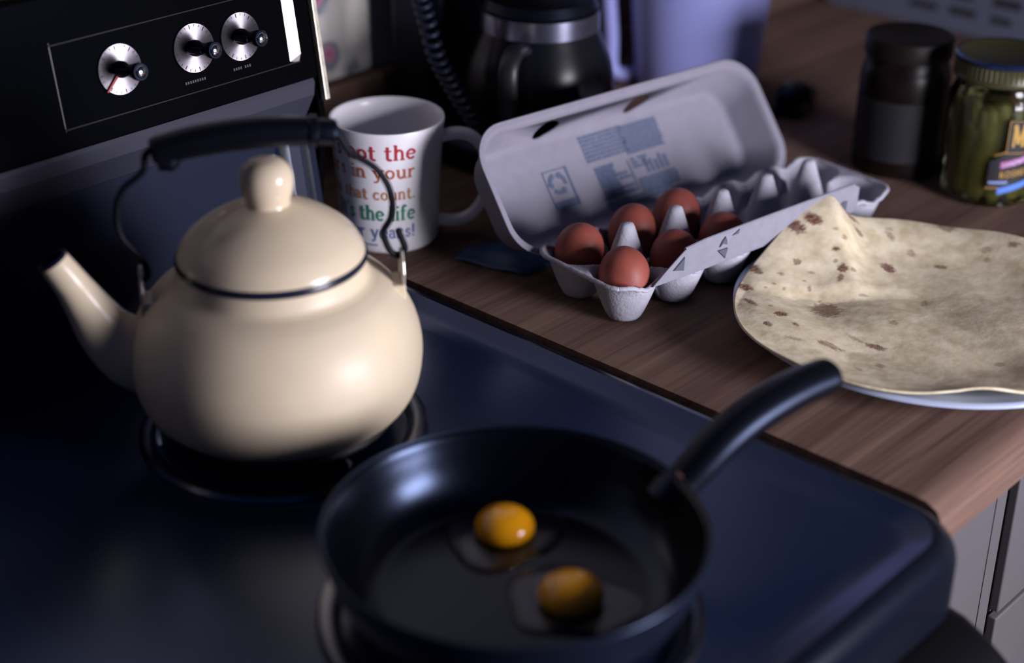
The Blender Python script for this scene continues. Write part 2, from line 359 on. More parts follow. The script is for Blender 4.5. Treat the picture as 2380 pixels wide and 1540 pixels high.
# burners: chromed drip pan, spiral coil
def burner(cx, cy, R, ch=.0030):
    dp = MB()
    pr = [(R, -.0050), (R + .001, -.0025), (R - .001, .0005), (R - .006, .0012), (R - .011, -.0002), (R - .016, -.0068), (R - .03, -.0130), (.03, -.015), (.012, -.015)]
    dp.lathe(pr, 72, (cx, cy, 0), False, True)
    d = sobj(dp, 'drip_pan', mat('dark_chrome', (.17, .18, .22), .22, metal=1, bump=.03, bscale=80))
    turns = 4.2; pts = []
    for i in range(int(turns * 30) + 1):
        a = 2 * PI * i / 30; rr = .014 + (R - .036) * (i / (turns * 30))
        pts.append((cx + rr * math.cos(a), cy + rr * math.sin(a), ch))
    c = MB().tube(pts, [(.0052, .0040)] * len(pts), 8)
    sobj(c, 'heating_coil', mat('coil_black', (.012, .011, .011), .5, bump=.2, bscale=300), d)
    s = MB()
    for q in range(3):
        a = q * 2 * PI / 3 + .4
        e = Vector((math.cos(a), math.sin(a), 0)); f = Vector((-e.y, e.x, 0)) * .0012
        p0 = Vector((cx, cy, ch - .015)) + e * .008; p1 = Vector((cx, cy, ch - .015)) + e * (R - .02)
        s.add([p0 - f, p1 - f, p1 + f, p0 + f] + [v + Vector((0, 0, .0115)) for v in (p0 - f, p1 - f, p1 + f, p0 + f)], [(0, 3, 2, 1), (4, 5, 6, 7), (0, 1, 5, 4), (1, 2, 6, 5), (2, 3, 7, 6), (3, 0, 4, 7)])
    sobj(s, 'coil_support', CHROME, d, smooth=False)
burner(-.217, .777, .0990, .0082); burner(-.262, .520, .1130); burner(-.575, .800, .113); burner(-.655, .455, .0900)

# backguard: riser, lower trim, leaning panel
LEAN = .15
def pp(x, z, out=0.0):
    """point on the leaning panel face; out = distance in front of it"""
    nx = Vector((0, -1, LEAN)).normalized()
    return Vector((x, .9745 + LEAN * (z - .136), z)) + nx * out
mb = MB().loft([[(x, .986, -.012), (x, .984, .118), (x, 1.05, .118), (x, 1.05, -.012)] for x in (-.757, -.018)], True, True, True)
sobj(mb, 'riser_panel', STEEL_DARK, smooth=False)
mb = MB().loft([[pp(x, .155, .004), pp(x, .150, .006), pp(x, .1395, .003), (x, .985, .117), (x, 1.0, .117), (x, 1.0, .155)] for x in (-.757, -.010)], True, True, True)
sobj(mb, 'lower_trim_strip', TRIM_WHITE, smooth=False)
mb = MB().loft([[pp(x, .1515, .0035), pp(x, .1545, .0055), pp(x, .262, .0055), pp(x, .266, .002), (x, 1.09, .264), (x, 1.09, .02)] for x in (-.757, -.006)], True, True, True)
sobj(mb, 'control_panel', PANEL_BLACK, smooth=False)
# inset frame lines of the glass fascia
fr = MB()
for zz in (.1695, .2295):
    fr.loft([[pp(x, zz - .0006, .0056), pp(x, zz - .0004, .0066), pp(x, zz + .0004, .0066), pp(x, zz + .0006, .0056)] for x in (-.2405, -.022)], True, True, True)
sobj(fr, 'fascia_edge', mat('dark_edge', (.010, .010, .014), .5, spec=.2, bump=.01), smooth=False)
# left slim chrome strip and right broad one with a faceted face
def strip(name, x0, x1, z0, z1, mt, peak, dx=0, out=.0055, h=.0035):
    mb = MB(); R0 = []
    for z, sc in ((z0, .15), (z0 + .006, 1), (z1 - .002, 1), (z1, .3)):
        R0.append([pp(x0 + dx * (z - z0), z, out - .001), pp(x0 + (x1 - x0) * peak + dx * (z - z0), z, out + h * sc), pp(x1 + dx * (z - z0), z, out - .001)])
    mb.loft(R0, True, True, True)
    return sobj(mb, name, mt, smooth=False)
strip('chrome_strip', -.2424, -.2396, .168, .2315, BRIGHT_STRIP, .92, h=.0002)
strip('chrome_strip', -.0335, -.0215, .1700, .2500, BRIGHT_STRIP, .93)
# end cap at the right end: dark filler and bright edging
mb = MB().loft([[pp(x, .134, .004), pp(x, .134, .010), pp(x, .262, .010), pp(x, .262, .004)] for x in (-.0042, .0008)], True, True, True)
bevel(sobj(mb, 'end_cap_edging', mat('aged_aluminium', (.72, .66, .54), .35, metal=.6, var=.25, vscale=120, bump=.1), smooth=False), .0008, 2)
mb = MB().loft([[(x, .970, .118), pp(x, .150, .001), pp(x, .262, .001), (x, 1.09, .262), (x, 1.09, -.01), (x, .985, -.01)] for x in (-.0062, -.0002)], True, True, True)
sobj(mb, 'end_cap', PANEL_BLACK, smooth=False)
# polished corner trims beside the riser
for i, (xa, xb, o_) in enumerate(((-.0440, -.0345, .004), (-.0335, -.0225, .003), (-.0215, -.0150, .004), (-.0140, -.0080, .003))):
    mb = MB(); R0 = []
    for z, y in ((-.004, .964), (.117, .983)):
        R0.append([(xa, y + .002, z), (xa + (xb - xa) * .10, y, z), (xa + (xb - xa) * .85, y - o_, z), (xb, y + .002, z), (xb, .990, z), (xa, .990, z)])
    mb.loft(R0, True, True, True)
    sobj(mb, 'riser_corner_trim', TRIM_CHROME if i % 2 == 0 else STEEL_DARK)
# dials
def dial(x, z, R, needle):
    fr3 = Matrix((Vector((1, 0, 0)), Vector((0, LEAN, 1)).normalized(), Vector((0, -1, LEAN)).normalized())).transposed()
    c = pp(x, z, .0055)
    d = bpy.data.objects.new('control_dial', None)
    mb = MB().lathe([(R, -.0005), (R, .0008), (R - .0006, .0014), (.004, .0014), (.0005, .0014)], 64, cap1=True)
    o = obj('control_dial', mb.v, mb.f, DIAL, stove, angle=30)
    o.matrix_local = Matrix.Translation(c - SO) @ fr3.to_4x4()
    t = MB()
    for q in range(24):
        a = 2 * PI * q / 24 + .1; L = .0018 if q % 3 else .0030
        e = Vector((math.cos(a), math.sin(a), 0)); f = Vector((-e.y, e.x, 0)) * (.00018 if q % 3 else .00032)
        a0 = e * (R - .0012 - L); a1 = e * (R - .0012); zz = Vector((0, 0, .0016))
        t.add([a0 - f + zz, a1 - f + zz, a1 + f + zz, a0 + f + zz], [(0, 1, 2, 3)])
    t.build('tick_mark', INK, o, smooth=False)['kind'] = 'stuff'
    # knob: skirt, grip with a waist, bright end cap
    kb = MB().lathe([(.0062, .0014), (.0062, .004), (.0048, .008), (.0042, .012), (.0050, .017), (.0062, .022), (.0066, .0265), (.0060, .0275)], 32, cap1=True)
    kb.build('knob', BLACK_PLASTIC, o)
    g = MB().box((-.0085, -.0024, .003), (.0085, .0024, .019)); bevel(g.build('knob_bar', BLACK_PLASTIC, o), .0015, 3)
    cp = MB().lathe([(.0046, .0270), (.0046, .0283), (.0038, .0290), (.0003, .0294)], 32, cap1=True)
    cp.build('knob_cap', CHROME, o, angle=60)
    if needle:
        a = math.radians(222); e = Vector((math.cos(a), math.sin(a), 0)); f = Vector((-e.y, e.x, 0)); zz = Vector((0, 0, .0022))
        nb = MB(); p = [e * .005 - f * .0010, e * (R + .0012) - f * .0006, e * (R + .0012) + f * .0006, e * .005 + f * .0010]
        nb.add([v + zz for v in p] + [v + zz + Vector((0, 0, .0012)) for v in p], [(0, 3, 2, 1), (4, 5, 6, 7), (0, 1, 5, 4), (1, 2, 6, 5), (2, 3, 7, 6), (3, 0, 4, 7)])
        nb.build('needle', RED, o, smooth=False)
dial(-.1872, .2012, .0190, True); dial(-.1202, .2018, .0190, False); dial(-.0762, .2010, .0190, False)
lp = MB()
for (x, L) in ((-.122, .022), (-.078, .018)):
    for q in range(int(L / .0022)):
        if random.random() < .8:
            a = x - L / 2 + q * .0022
            lp.add([pp(a, .1765, .0057), pp(a + .0014, .1765, .0057), pp(a + .0014, .1785, .0057), pp(a, .1785, .0057)], [(0, 1, 2, 3)])
sobj(lp, 'worn_dial_caption', FAINT_INK, smooth=False)['kind'] = 'stuff'

# ================================================================ WORKTOP AND CABINET
wt = thing('worktop', 'wood-grain laminate worktop with rounded front edge beside the stove', 'worktop', (.47, .75, -.039))
WO = Vector((.47, .75, -.039))
prof = [(YB, -.039), (.420, -.039), (.400, -.039), (.3905, -.037), (.3855, -.031), (.384, -.022), (.3855, -.012), (.390, -.0045), (.398, -.0008), (.408, 0), (.5, 0), (YB - .04, 0), (YB - .028, .004), (YB - .022, .012), (YB - .020, .070), (YB - .017, .075), (YB - .0005, .075)]
mb = MB().loft([[Vector((x, y, z)) - WO for (y, z) in prof] for x in (.0015, XR - .001)], True, True, True)
mb.build('counter_slab', WOOD, wt)
cb = thing('base_cabinet', 'off-white base cabinet with drawer front and door under the worktop', 'cabinet', (.45, .75, ZF))
CO = Vector((.45, .75, ZF))
def cobj(mb, name, mt, **k): return obj(name, [v - CO for v in mb.v], mb.f, mt, cb, **k)
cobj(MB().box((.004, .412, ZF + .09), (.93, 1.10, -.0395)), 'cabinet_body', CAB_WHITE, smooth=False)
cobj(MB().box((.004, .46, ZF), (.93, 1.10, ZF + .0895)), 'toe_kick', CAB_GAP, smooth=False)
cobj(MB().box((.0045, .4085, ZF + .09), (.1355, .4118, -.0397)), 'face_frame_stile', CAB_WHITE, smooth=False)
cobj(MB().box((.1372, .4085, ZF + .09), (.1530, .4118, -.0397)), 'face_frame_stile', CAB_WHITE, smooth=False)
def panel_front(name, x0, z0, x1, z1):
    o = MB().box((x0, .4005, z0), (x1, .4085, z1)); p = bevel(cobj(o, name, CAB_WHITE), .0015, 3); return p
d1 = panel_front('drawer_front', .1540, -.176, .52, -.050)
d2 = panel_front('door', .1540, ZF + .10, .52, -.1815)
g = MB().tube(smooth_path([(.29, .4005, -.10), (.29, .370, -.10), (.30, .366, -.10), (.34, .366, -.10), (.35, .370, -.10), (.35, .4005, -.10)], 4), .004, 10)
obj('drawer_pull', [v - CO for v in g.v], g.f, CHROME, d1)
g = MB().tube(smooth_path([(.19, .4005, -.25), (.19, .370, -.25), (.19, .366, -.26), (.19, .366, -.31), (.19, .370, -.32), (.19, .4005, -.32)], 4), .004, 10)
obj('door_pull', [v - CO for v in g.v], g.f, CHROME, d2)
cobj(MB().box((.1604, .4095, ZF + .10), (.1740, .4119, -.0397)), 'shadow_gap', CAB_GAP, smooth=False)

# ================================================================ KETTLE
KX, KY, KZ = -.214, .783, .0122
kt = thing('enamel_kettle', 'cream enamel kettle with domed lid and black wire bail on the rear burner', 'kettle', (KX, KY, KZ))
def smooth_prof(p, n=6): return [(v.x, v.y) for v in [Vector((q[0], q[1])) for q in [(w.x, w.y) for w in smooth_path([(a, b, 0) for a, b in p], n)]]]
zk = lambda z: z - KZ
body = smooth_prof([(.070, zk(.0125)), (.0815, zk(.0138)), (.0890, zk(.0190)), (.0948, zk(.0285)), (.0980, zk(.040)), (.0993, zk(.054)), (.0982, zk(.066)), (.0945, zk(.079)), (.0880, zk(.091)), (.0800, zk(.1005)), (.0730, zk(.1056)), (.0682, zk(.1082)), (.0650, zk(.1108)), (.0634, zk(.1150)), (.0622, zk(.1215))], 5)
MB().lathe([(.0005, zk(.0125))] + body + [(.0605, zk(.1222)), (.0600, zk(.118)), (.0605, zk(.112))], 96, cap0=True).build('body', CREAM_BODY, kt, angle=60)
lidp = smooth_prof([(.0626, zk(.1270)), (.0612, zk(.1310)), (.0565, zk(.1385)), (.0485, zk(.1458)), (.0385, zk(.1525)), (.0275, zk(.1580)), (.0178, zk(.1614)), (.0135, zk(.1625))], 5)
lid = MB().lathe([(.0590, zk(.1185)), (.0600, zk(.1238)), (.0620, zk(.1245)), (.0628, zk(.1258))] + lidp + [(.0005, zk(.1628))], 96, cap1=True).build('lid', CREAM, kt, angle=60)
MB().lathe([(.0612, zk(.1215)), (.0630, zk(.1219)), (.0640, zk(.1234)), (.0639, zk(.1256)), (.0627, zk(.1274)), (.0618, zk(.1264))], 96).build('dark_lid_rim', NAVY, lid)
kn = smooth_prof([(.0152, zk(.1610)), (.0147, zk(.1628)), (.0146, zk(.1644)), (.0158, zk(.1680)), (.0172, zk(.1730)), (.0176, zk(.1780)), (.0168, zk(.1838)), (.0138, zk(.1890)), (.0084, zk(.1925)), (.0005, zk(.1936))], 5)
MB().lathe(kn, 48, cap1=True).build('lid_knob', CREAM, lid, angle=60)
# everything in the bail plane: s along E, z up
E_ = Vector((.80, -.60, 0)); N_ = Vector((.6, .8, 0))
def kp(s, z, n=0): return E_ * s + N_ * n + Vector((0, 0, z - KZ))
sp = smooth_path([kp(-.080, .052), kp(-.098, .062), kp(-.112, .077), kp(-.122, .096), kp(-.1305, .113), kp(-.1405, .1305)], 7)
rr = [ (.0250, .0270), (.0225, .0250), (.0175, .0195), (.0138, .0150), (.0115, .0120), (.0100, .0104)]
R_ = []
for i in range(len(sp)):
    t = i / (len(sp) - 1) * 5; a = min(4, int(t)); f = t - a
    R_.append((rr[a][0] * (1 - f) + rr[a + 1][0] * f, rr[a][1] * (1 - f) + rr[a + 1][1] * f))
spm = MB().tube(sp, R_, 28, cap=False)
tdir = (sp[-1] - sp[-2]).normalized()
ring = spm.v[-28:]; c = sp[-1]
lip = [[c + (p - c) * 1.0 for p in ring], [c + (p - c) * 1.08 + tdir * .0010 for p in ring], [c + (p - c) * 1.02 + tdir * .0024 for p in ring], [c + (p - c) * .82 + tdir * .0018 for p in ring], [c + (p - c) * .70 - tdir * .02 for p in ring]]
spout = spm.build('spout', CREAM, kt, angle=70)
MB().loft(lip[1:4]).build('spout_lip', NAVY, spout)
MB().loft([lip[3], lip[4]], cap1=True).build('spout_bore', NAVY, spout)
# ears
def ear(s, z0, z1, side):
    mb = MB(); th = .0022; hw = .0105
    pts = [(-hw, z0), (hw, z0), (hw, z0 + (z1 - z0) * .45), (hw * .75, z0 + (z1 - z0) * .75), (hw * .35, z1), (-hw * .35, z1), (-hw * .75, z0 + (z1 - z0) * .75), (-hw, z0 + (z1 - z0) * .45)]
    mb.loft([[kp(s + d * (1 if side > 0 else -1), z, n) for (n, z) in pts] for d in (-th / 2, th / 2)], True, True, True)
    o = bevel(mb.build('handle_ear', GALV, kt, smooth=False), .0005, 2)
    ft = MB().loft([[kp(s - side * .011, z0 + .004, n), kp(s + side * .0012, z0 + .004, n), kp(s + side * .0018, z0 - .009, n), kp(s - side * .004, z0 - .007, n)] for n in (-.0115, .0115)], True, True, True)
    bevel(ft.build('ear_foot', CREAM if side > 0 else GALV, o, smooth=False), .001, 2)
ear(.0868, .0965, .1225, 1); ear(-.0862, .0960, .1225, -1)
# bail wire: right half with hook, left half
wr = [(.047, .2075), (.0500, .2030), (.0548, .1945), (.0628, .1885), (.0706, .1825), (.0765, .1745), (.0803, .1655), (.0818, .1550), (.0800, .1450), (.0752, .1365), (.0765, .1285), (.0795, .1215), (.0835, .1180), (.0880, .1188), (.0893, .1235), (.0872, .1305), (.0850, .1370)]
wl = [(-.066, .2050), (-.0728, .2030), (-.0758, .1985), (-.0768, .1910), (-.0820, .1855), (-.0895, .1800), (-.0945, .1725), (-.0968, .1640), (-.0975, .1530), (-.0950, .1430), (-.0890, .1345), (-.0842, .1275), (-.0815, .1200), (-.0822, .1150), (-.0860, .1135), (-.0890, .1165)]
def offs(i, n): return 0
bail = MB().tube(smooth_path([kp(s, z) for s, z in wr], 5), .0023, 12).build('bail_wire', WIRE, kt)
MB().tube(smooth_path([kp(s, z) for s, z in wl], 5), .0023, 12).build('bail_wire', WIRE, kt)
gp = smooth_path([kp(-.0715, .2025), kp(-.060, .2045), kp(-.045, .2075), kp(-.025, .2100), (kp(-.005, .2112)), kp(.015, .2110), kp(.030, .2103)], 5)
gr = [.0092 + .0012 * math.sin(PI * i / (len(gp) - 1)) for i in range(len(gp))]
gr[0] = .0070; gr[1] = .0088; gr[-1] = .0088
grip = MB().tube(gp, gr, 20).build('grip', BLACK_PLASTIC, kt)
MB().tube([kp(-.0680, .1960), kp(-.0600, .1965), kp(-.0560, .1985)], [.0065, .0082, .0060], 16).build('grip_end', BLACK_PLASTIC, grip)
MB().tube([kp(.0285, .2100), kp(.0292, .2100), kp(.0335, .2096), kp(.0345, .2095), kp(.0352, .2095), kp(.0440, .2085), kp(.0462, .2082), kp(.0470, .2081)], [.0095, .0108, .0108, .0100, .0085, .0088, .0080, .0060], 20).build('grip_collar', BLACK_PLASTIC, grip)

# ================================================================ FRYING PAN
PX, PY = -.2602, .5191
pan = thing('frying_pan', 'black nonstick frying pan with long black handle holding two raw yolks', 'pan', (PX, PY, .0074))
pin = smooth_prof([(.1105, .0455), (.1085, .0445), (.1055, .036), (.100, .022), (.092, .0105), (.082, .0052), (.070, .0042), (.04, .0042), (.0005, .0042)], 5)
pout = smooth_prof([(.086, 0), (.094, .0035), (.1020, .014), (.1080, .030), (.1115, .0440), (.1125, .0462), (.1115, .0475), (.1105, .0462)], 5)
MB().lathe([(.0005, 0)] + pout, 96, cap0=True).build('pan_outside', PAN_OUT, pan, angle=60)
MB().lathe(pin, 96, cap1=True).build('pan_inside', PAN, pan, angle=60)
def pl(x, y, z): return Vector((x - PX, y - PY, z - .0074))
hd = smooth_path([pl(-.1530, .4885, .0395), pl(-.1440, .4860, .0460), pl(-.1330, .4830, .0545), pl(-.1180, .4800, .0640), pl(-.0980, .4765, .0720), pl(-.0740, .4725, .0770), pl(-.0500, .4680, .0795), pl(-.0320, .4640, .0800), pl(-.0240, .4620, .0795)], 6)
hrad = []
for i in range(len(hd)):
    t = i / (len(hd) - 1)
    wv = .0125 + .0022 * sm(t * 1.6) - .0012 * sm((t - .6) / .4); 
    if t > .9: wv *= math.sqrt(max(.02, 1 - ((t - .9) / .1) ** 2 * .9))
    hrad.append((wv, wv * .80))
handle = MB().tube(hd, hrad, 24).build('handle', BLACK_PLASTIC, pan, angle=70)
MB().lathe([(.0005, .0035), (.003, .003), (.0048, .0015), (.0052, 0)], 20, pl(-.1535, .4845, .0500), frame=Matrix.Rotation(math.radians(80), 3, Vector((.75, .66, 0)))).build('rivet', COPPER, pan)
mb = MB().tube(smooth_path([pl(-.160, .4905, .034), pl(-.153, .4885, .040), pl(-.147, .4868, .045)], 4), [(.014, .012)] * 9, 16)
mb.build('handle_bracket', PAN_OUT, handle)

def raw_egg(x, y, r, label, seed):
    random.seed(seed)
    eg = thing('raw_egg', label, 'egg', (x, y, .0117), 0, 'raw eggs cracked into the pan')
    yk = smooth_prof([(r * .82, .0002), (r * .97, .0030), (r, .0062), (r * .93, .0100), (r * .74, .0138), (r * .45, .0164), (.0005, .0174)], 5)
    MB().lathe(yk, 48, cap0=True, cap1=True).build('yolk', YOLK, eg, angle=80)
    rings = []
    ph = [random.uniform(0, 6.28) for _ in range(4)]
    def ww(a): return 1 + .10 * math.sin(2 * a + ph[0]) + .07 * math.sin(3 * a + ph[1]) + .05 * math.sin(5 * a + ph[2])
    for (q, z) in ((1.0, 0), (1.0, .0009), (.96, .0016), (.8, .0022), (.6, .0026), (.36, .0030)):
        rings.append([(q * .036 * ww(2 * PI * j / 64) * math.cos(2 * PI * j / 64), q * .036 * ww(2 * PI * j / 64) * math.sin(2 * PI * j / 64), z) for j in range(64)])
    MB().loft(rings, True, True, True).build('egg_white', ALBUMEN, eg, angle=80)
raw_egg(-.2250, .5600, .0185, 'raw egg with bright glint on its orange yolk, nearer the kettle', 3)
raw_egg(-.2492, .4855, .0192, 'raw egg with duller orange yolk, nearer the front of the pan', 5)

# ================================================================ MUG
MX, MY = .0530, .9545
MH, MR0, MR1 = .110, .0425, .0490
mug = thing('printed_mug', 'tall white mug with rainbow coloured motto lettering, behind the kettle', 'mug', (MX, MY, .0002))
def mr(z):
    t = z / MH
    return MR0 + (MR1 - MR0) * (t ** 1.6)
outer = [(.0005, .002), (.036, .002), (.038, 0), (.0405, .0008), (.0425, .004)] + [(mr(z), z) for z in [.012 + (MH - .014) * k / 16 for k in range(17)]]
inner = [(MR1 - .0006, MH), (MR1 - .0020, MH + .0004), (MR1 - .0034, MH - .0006)] + [(mr(z) - .0042, z) for z in [MH - .004 - (MH - .014) * k / 14 for k in range(15)]] + [(.034, .0065), (.02, .005), (.0005, .005)]
MB().lathe(outer + inner, 96, cap0=True, cap1=True).build('mug_body', CERAMIC, mug, angle=60)
ha = math.radians(-42); hv = Vector((math.cos(ha), math.sin(ha), 0))
hp = smooth_path([hv * (mr(.092) - .003) + Vector((0, 0, .090)), hv * .060 + Vector((0, 0, .0925)), hv * .073 + Vector((0, 0, .0880)), hv * .0835 + Vector((0, 0, .0740)), hv * .0865 + Vector((0, 0, .0560)), hv * .0835 + Vector((0, 0, .0360)), hv * .074 + Vector((0, 0, .0200)), hv * .060 + Vector((0, 0, .0125)), hv * (mr(.016) - .003) + Vector((0, 0, .0135))], 6)
MB().tube(hp, [(.0078, .0052)] * len(hp), 20).build('mug_handle', CERAMIC, mug, angle=80)
cam_az = math.atan2(0 - MY, -.832 - MX)
def mugmap(x, z):
    a = AZR + x / .0455
    r = mr(max(0, z)) + .00035
    return Vector((r * math.cos(a), r * math.sin(a), z))
AZR = cam_az + math.radians(29)
for (s, zb, xh, wx, mt) in (("It's not the", .0872, .0092, .98, MUG_RED), ("years in your", .0706, .0080, 1.08, MUG_ORANGE_RED), ("life that count.", .0512, .0070, .95, MUG_ORANGE), ("It's the life", .0320, .0092, .84, MUG_GREEN), ("in your years!", .0160, .0076, .96, MUG_BLUE)):
    wd = text_width(s) * xh * wx
    # right-aligned: text runs anticlockwise seen from above
    text_mesh(s, xh, mugmap, -wd, zb, wx).build('lettering', mt, mug, smooth=False)
dd = MB()
for q in range(7):
    x0 = -.052 + q * .0026
    dd.add([mugmap(x0, .0085), mugmap(x0 + .0018, .0085), mugmap(x0 + .0018, .0100), mugmap(x0, .0100)], [(0, 1, 2, 3)])
dd.build('fine_print', MUG_BLUE, mug, smooth=False)['kind'] = 'stuff'

# ================================================================ EGG CARTON
ca = math.radians(-7.65)
cU = Vector((math.cos(ca), math.sin(ca), 0)); cV = Vector((cU.y, -cU.x, 0))
CB = Vector((.1141, .7390, 0)) + cU * -.0125 + cV * .0125
CB.z = .0008
carton = thing('egg_carton', 'open grey pulp egg carton, lid tilted back, half filled with brown eggs', 'egg carton', CB, ca)
PIT = .0540; NC = 6
def cell(k): return -PIT / 2 + PIT * k
XA, XB, YA = -.0560, -.0560 + 0, .0500
XB = cell(5) + .0290
def cup_h(x, y):
    best = 9
    for k in range(NC):
        for ry in (-.0265, .0265):
            dx = x - cell(k); dy = y - ry
            if (ry > 0) == (dy > 0): dy *= 1.03
            d = math.hypot(dx, dy)
            if d < best: best = d; out = (ry > 0) == (dy > 0) or (k == 0 and dx < 0) or (k == NC - 1 and dx > 0)
    d = best
    hh = .0315 if out else .0225
    z = .0015 + .0012 * d / .012 if d < .012 else .0027 + hh * min(1, (d - .012) / .0130) ** 1.25
    if d > .025 and out: z += .004 * sm((d - .025) / .004)
    if abs(y) < .02:
        for k in range(NC - 1):
            e = math.hypot(x - PIT * k, (y - .002) * 1.2)
            if e < .0175:
                zc = .0630 - .0014 * (e / .0052) ** 2 if e < .0052 else .0616 - (e - .0052) * 2.9
                z = max(z, zc)
        for xe in (XA, XB):
            e = math.hypot((x - xe) * .9, y * 1.3)
            if e < .010: z = max(z, .0375 - e * .9)
    return z
NU, NV = 230, 76; vv = []; ff = []
rc = .017
for i in range(NU + 1):
    for j in range(NV + 1):
        x = XA + (XB - XA) * i / NU; y = -YA + 2 * YA * j / NV
        for (sx, ex) in ((-1, XA), (1, XB)):
            for sy in (-1, 1):
                cx = ex - sx * rc; cy = sy * (YA - rc); ax = (x - cx) * sx; ay = (y - cy) * sy
                if ax > 0 and ay > 0:
                    q = max(ax, ay) / math.hypot(ax, ay); x = cx + sx * ax * q; y = cy + sy * ay * q
        vv.append(Vector((x, y, cup_h(x, y) + random.uniform(-.00012, .00012))))
for i in range(NU):
    for j in range(NV):
        a = i * (NV + 1) + j; ff.append((a, a + NV + 1, a + NV + 2, a + 1))
tray = obj('egg_tray', vv, ff, PULP, carton, angle=80)
solid(tray, .0018, 0)
# thick fibrous rim round the tray
edge = []
for i in range(0, NU + 1, 2): edge.append(vv[i * (NV + 1)])
for j in range(0, NV + 1, 2): edge.append(vv[NU * (NV + 1) + j])
for i in range(NU, -1, -2): edge.append(vv[i * (NV + 1) + NV])
for j in range(NV, -1, -2): edge.append(vv[j])
rp = []
for p in edge:
    if not rp or (p - rp[-1]).length > .0012: rp.append(p + Vector((0, 0, .0004)))
rp.append(rp[0].copy())
MB().tube(rp, [(.0022 + random.uniform(-.0003, .0003), .0019) for _ in rp], 8, cap=False).build('tray_rim', PULP, carton, angle=80)

# front flap: upright strip with slanted left end
yF = -.0520
fl = [(-.0240, .0345), (-.0120, .0440), (.0080, .0585), (.0300, .0605), (.1000, .0610), (.1900, .0608), (.2080, .0605), (.2150, .0570), (.2170, .0340), (.2000, .0335), (.1000, .0335), (.0300, .0335)]
def flp(x, z, o=0): return Vector((x, yF - (z - .034) * .10 - o, z))
mb = MB().loft([[flp(x, z, o) for x, z in fl] for o in (0, .0016)], True, True, True)
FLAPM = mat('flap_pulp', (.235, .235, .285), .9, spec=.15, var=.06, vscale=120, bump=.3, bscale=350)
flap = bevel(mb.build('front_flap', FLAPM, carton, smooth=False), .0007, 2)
mb = MB().tube([flp(x, z, .0005) for x, z in ((.0080, .0585), (.0300, .0605), (.1, .0610), (.19, .0608), (.2080, .0605))], .0014, 8)
mb.build('flap_top_edge', FLAPM, flap)
GREYP = mat('grey_nub_shade', (.085, .09, .12), .85, bump=.05)  # shading of the raised nubs put into a darker grey
def wedge(pts, h):
    c = Vector((sum(p[0] for p in pts) / len(pts), sum(p[1] for p in pts) / len(pts)))
    mb = MB(); n = len(pts)
    mb.add([flp(x, z, .0017) for x, z in pts] + [flp(c.x + (x - c.x) * .86, c.y + (z - c.y) * .86, .0017 + h) for x, z in pts], [(i, (i + 1) % n, n + (i + 1) % n, n + i) for i in range(n)] + [tuple(range(n, 2 * n))])
    mb.build('lock_nub', GREYP, flap, smooth=False)
wedge([(-.0045, .0435), (.0070, .0530), (.0080, .0400)], .0012)
wedge([(.0440, .0470), (.0560, .0465), (.0545, .0370)], .0012)
wedge([(.0455, .0495), (.0480, .0545), (.0515, .0580), (.0535, .0545), (.0545, .0495), (.0495, .0520)], .0012)
wedge([(.0590, .0560), (.0670, .0600), (.0665, .0560)], .0008)
wedge([(.1880, .0420), (.1950, .0490), (.2010, .0480), (.2010, .0390), (.1920, .0370)], .0010)

# lid: shallow tray hinged along the back edge, leaning back
LW, LD = .108, .040; th = math.radians(128)
tvec = Vector((0, -math.cos(th), math.sin(th)))                  # along the lid, away from the hinge (local carton axes; -y is the front)
tvec = Vector((0, -1 * math.cos(th) * 1, math.sin(th)))
nvec = Vector((0, math.sin(th), math.cos(th)))                   # lid depth, pointing back
LO = Vector((0, .0510, .0330))
def lp3(x, t, d): return LO + Vector((x, 0, 0)) + tvec * t + nvec * d
LX0, LX1 = -.0640, .2520
rings = []
for (ins, d, r) in ((-.0035, -.0004, .032), (-.0030, .0012, .032), (0, .0012, .030), (.0012, .0020, .029), (.0030, .006, .028), (.0095, LD - .006, .026), (.0115, LD - .002, .024), (.0145, LD - .0004, .021), (.0170, LD, .019)):
    rings.append([lp3(p.x, p.y, d) for p in rrect(LX0 + ins, ins, LX1 - ins, LW - ins, r, 10)])
mb = MB().loft(rings, True, False, True)
lid_o = mb.build('carton_lid', PULP_LID, carton, angle=50)
solid(lid_o, .0018, 0)
# lock slots cut through the front wall of the lid
cut = MB()
for sx in (.0260, .1310):
    ringA = []; ringB = []
    for j in range(20):
        a = 2 * PI * j / 20; px = sx + .0135 * math.cos(a); pd = .0225 + .0130 * math.sin(a) * (1 - .35 * math.cos(a))
        ringA.append(lp3(px, LW - .020, pd)); ringB.append(lp3(px, LW + .02, pd))
    cut.loft([ringA, ringB], True, True, True)
cutter = cut.build('slot_cutter', PULP_LID, carton)
bo = lid_o.modifiers.new('slots', 'BOOLEAN'); bo.operation = 'DIFFERENCE'; bo.object = cutter; bo.solver = 'EXACT'
bpy.context.view_layer.update()
dg = bpy.context.evaluated_depsgraph_get()
newme = bpy.data.meshes.new_from_object(lid_o.evaluated_get(dg)); newme.name = 'carton_lid'
lid_o.modifiers.clear(); lid_o.data = newme
bpy.data.objects.remove(cutter)
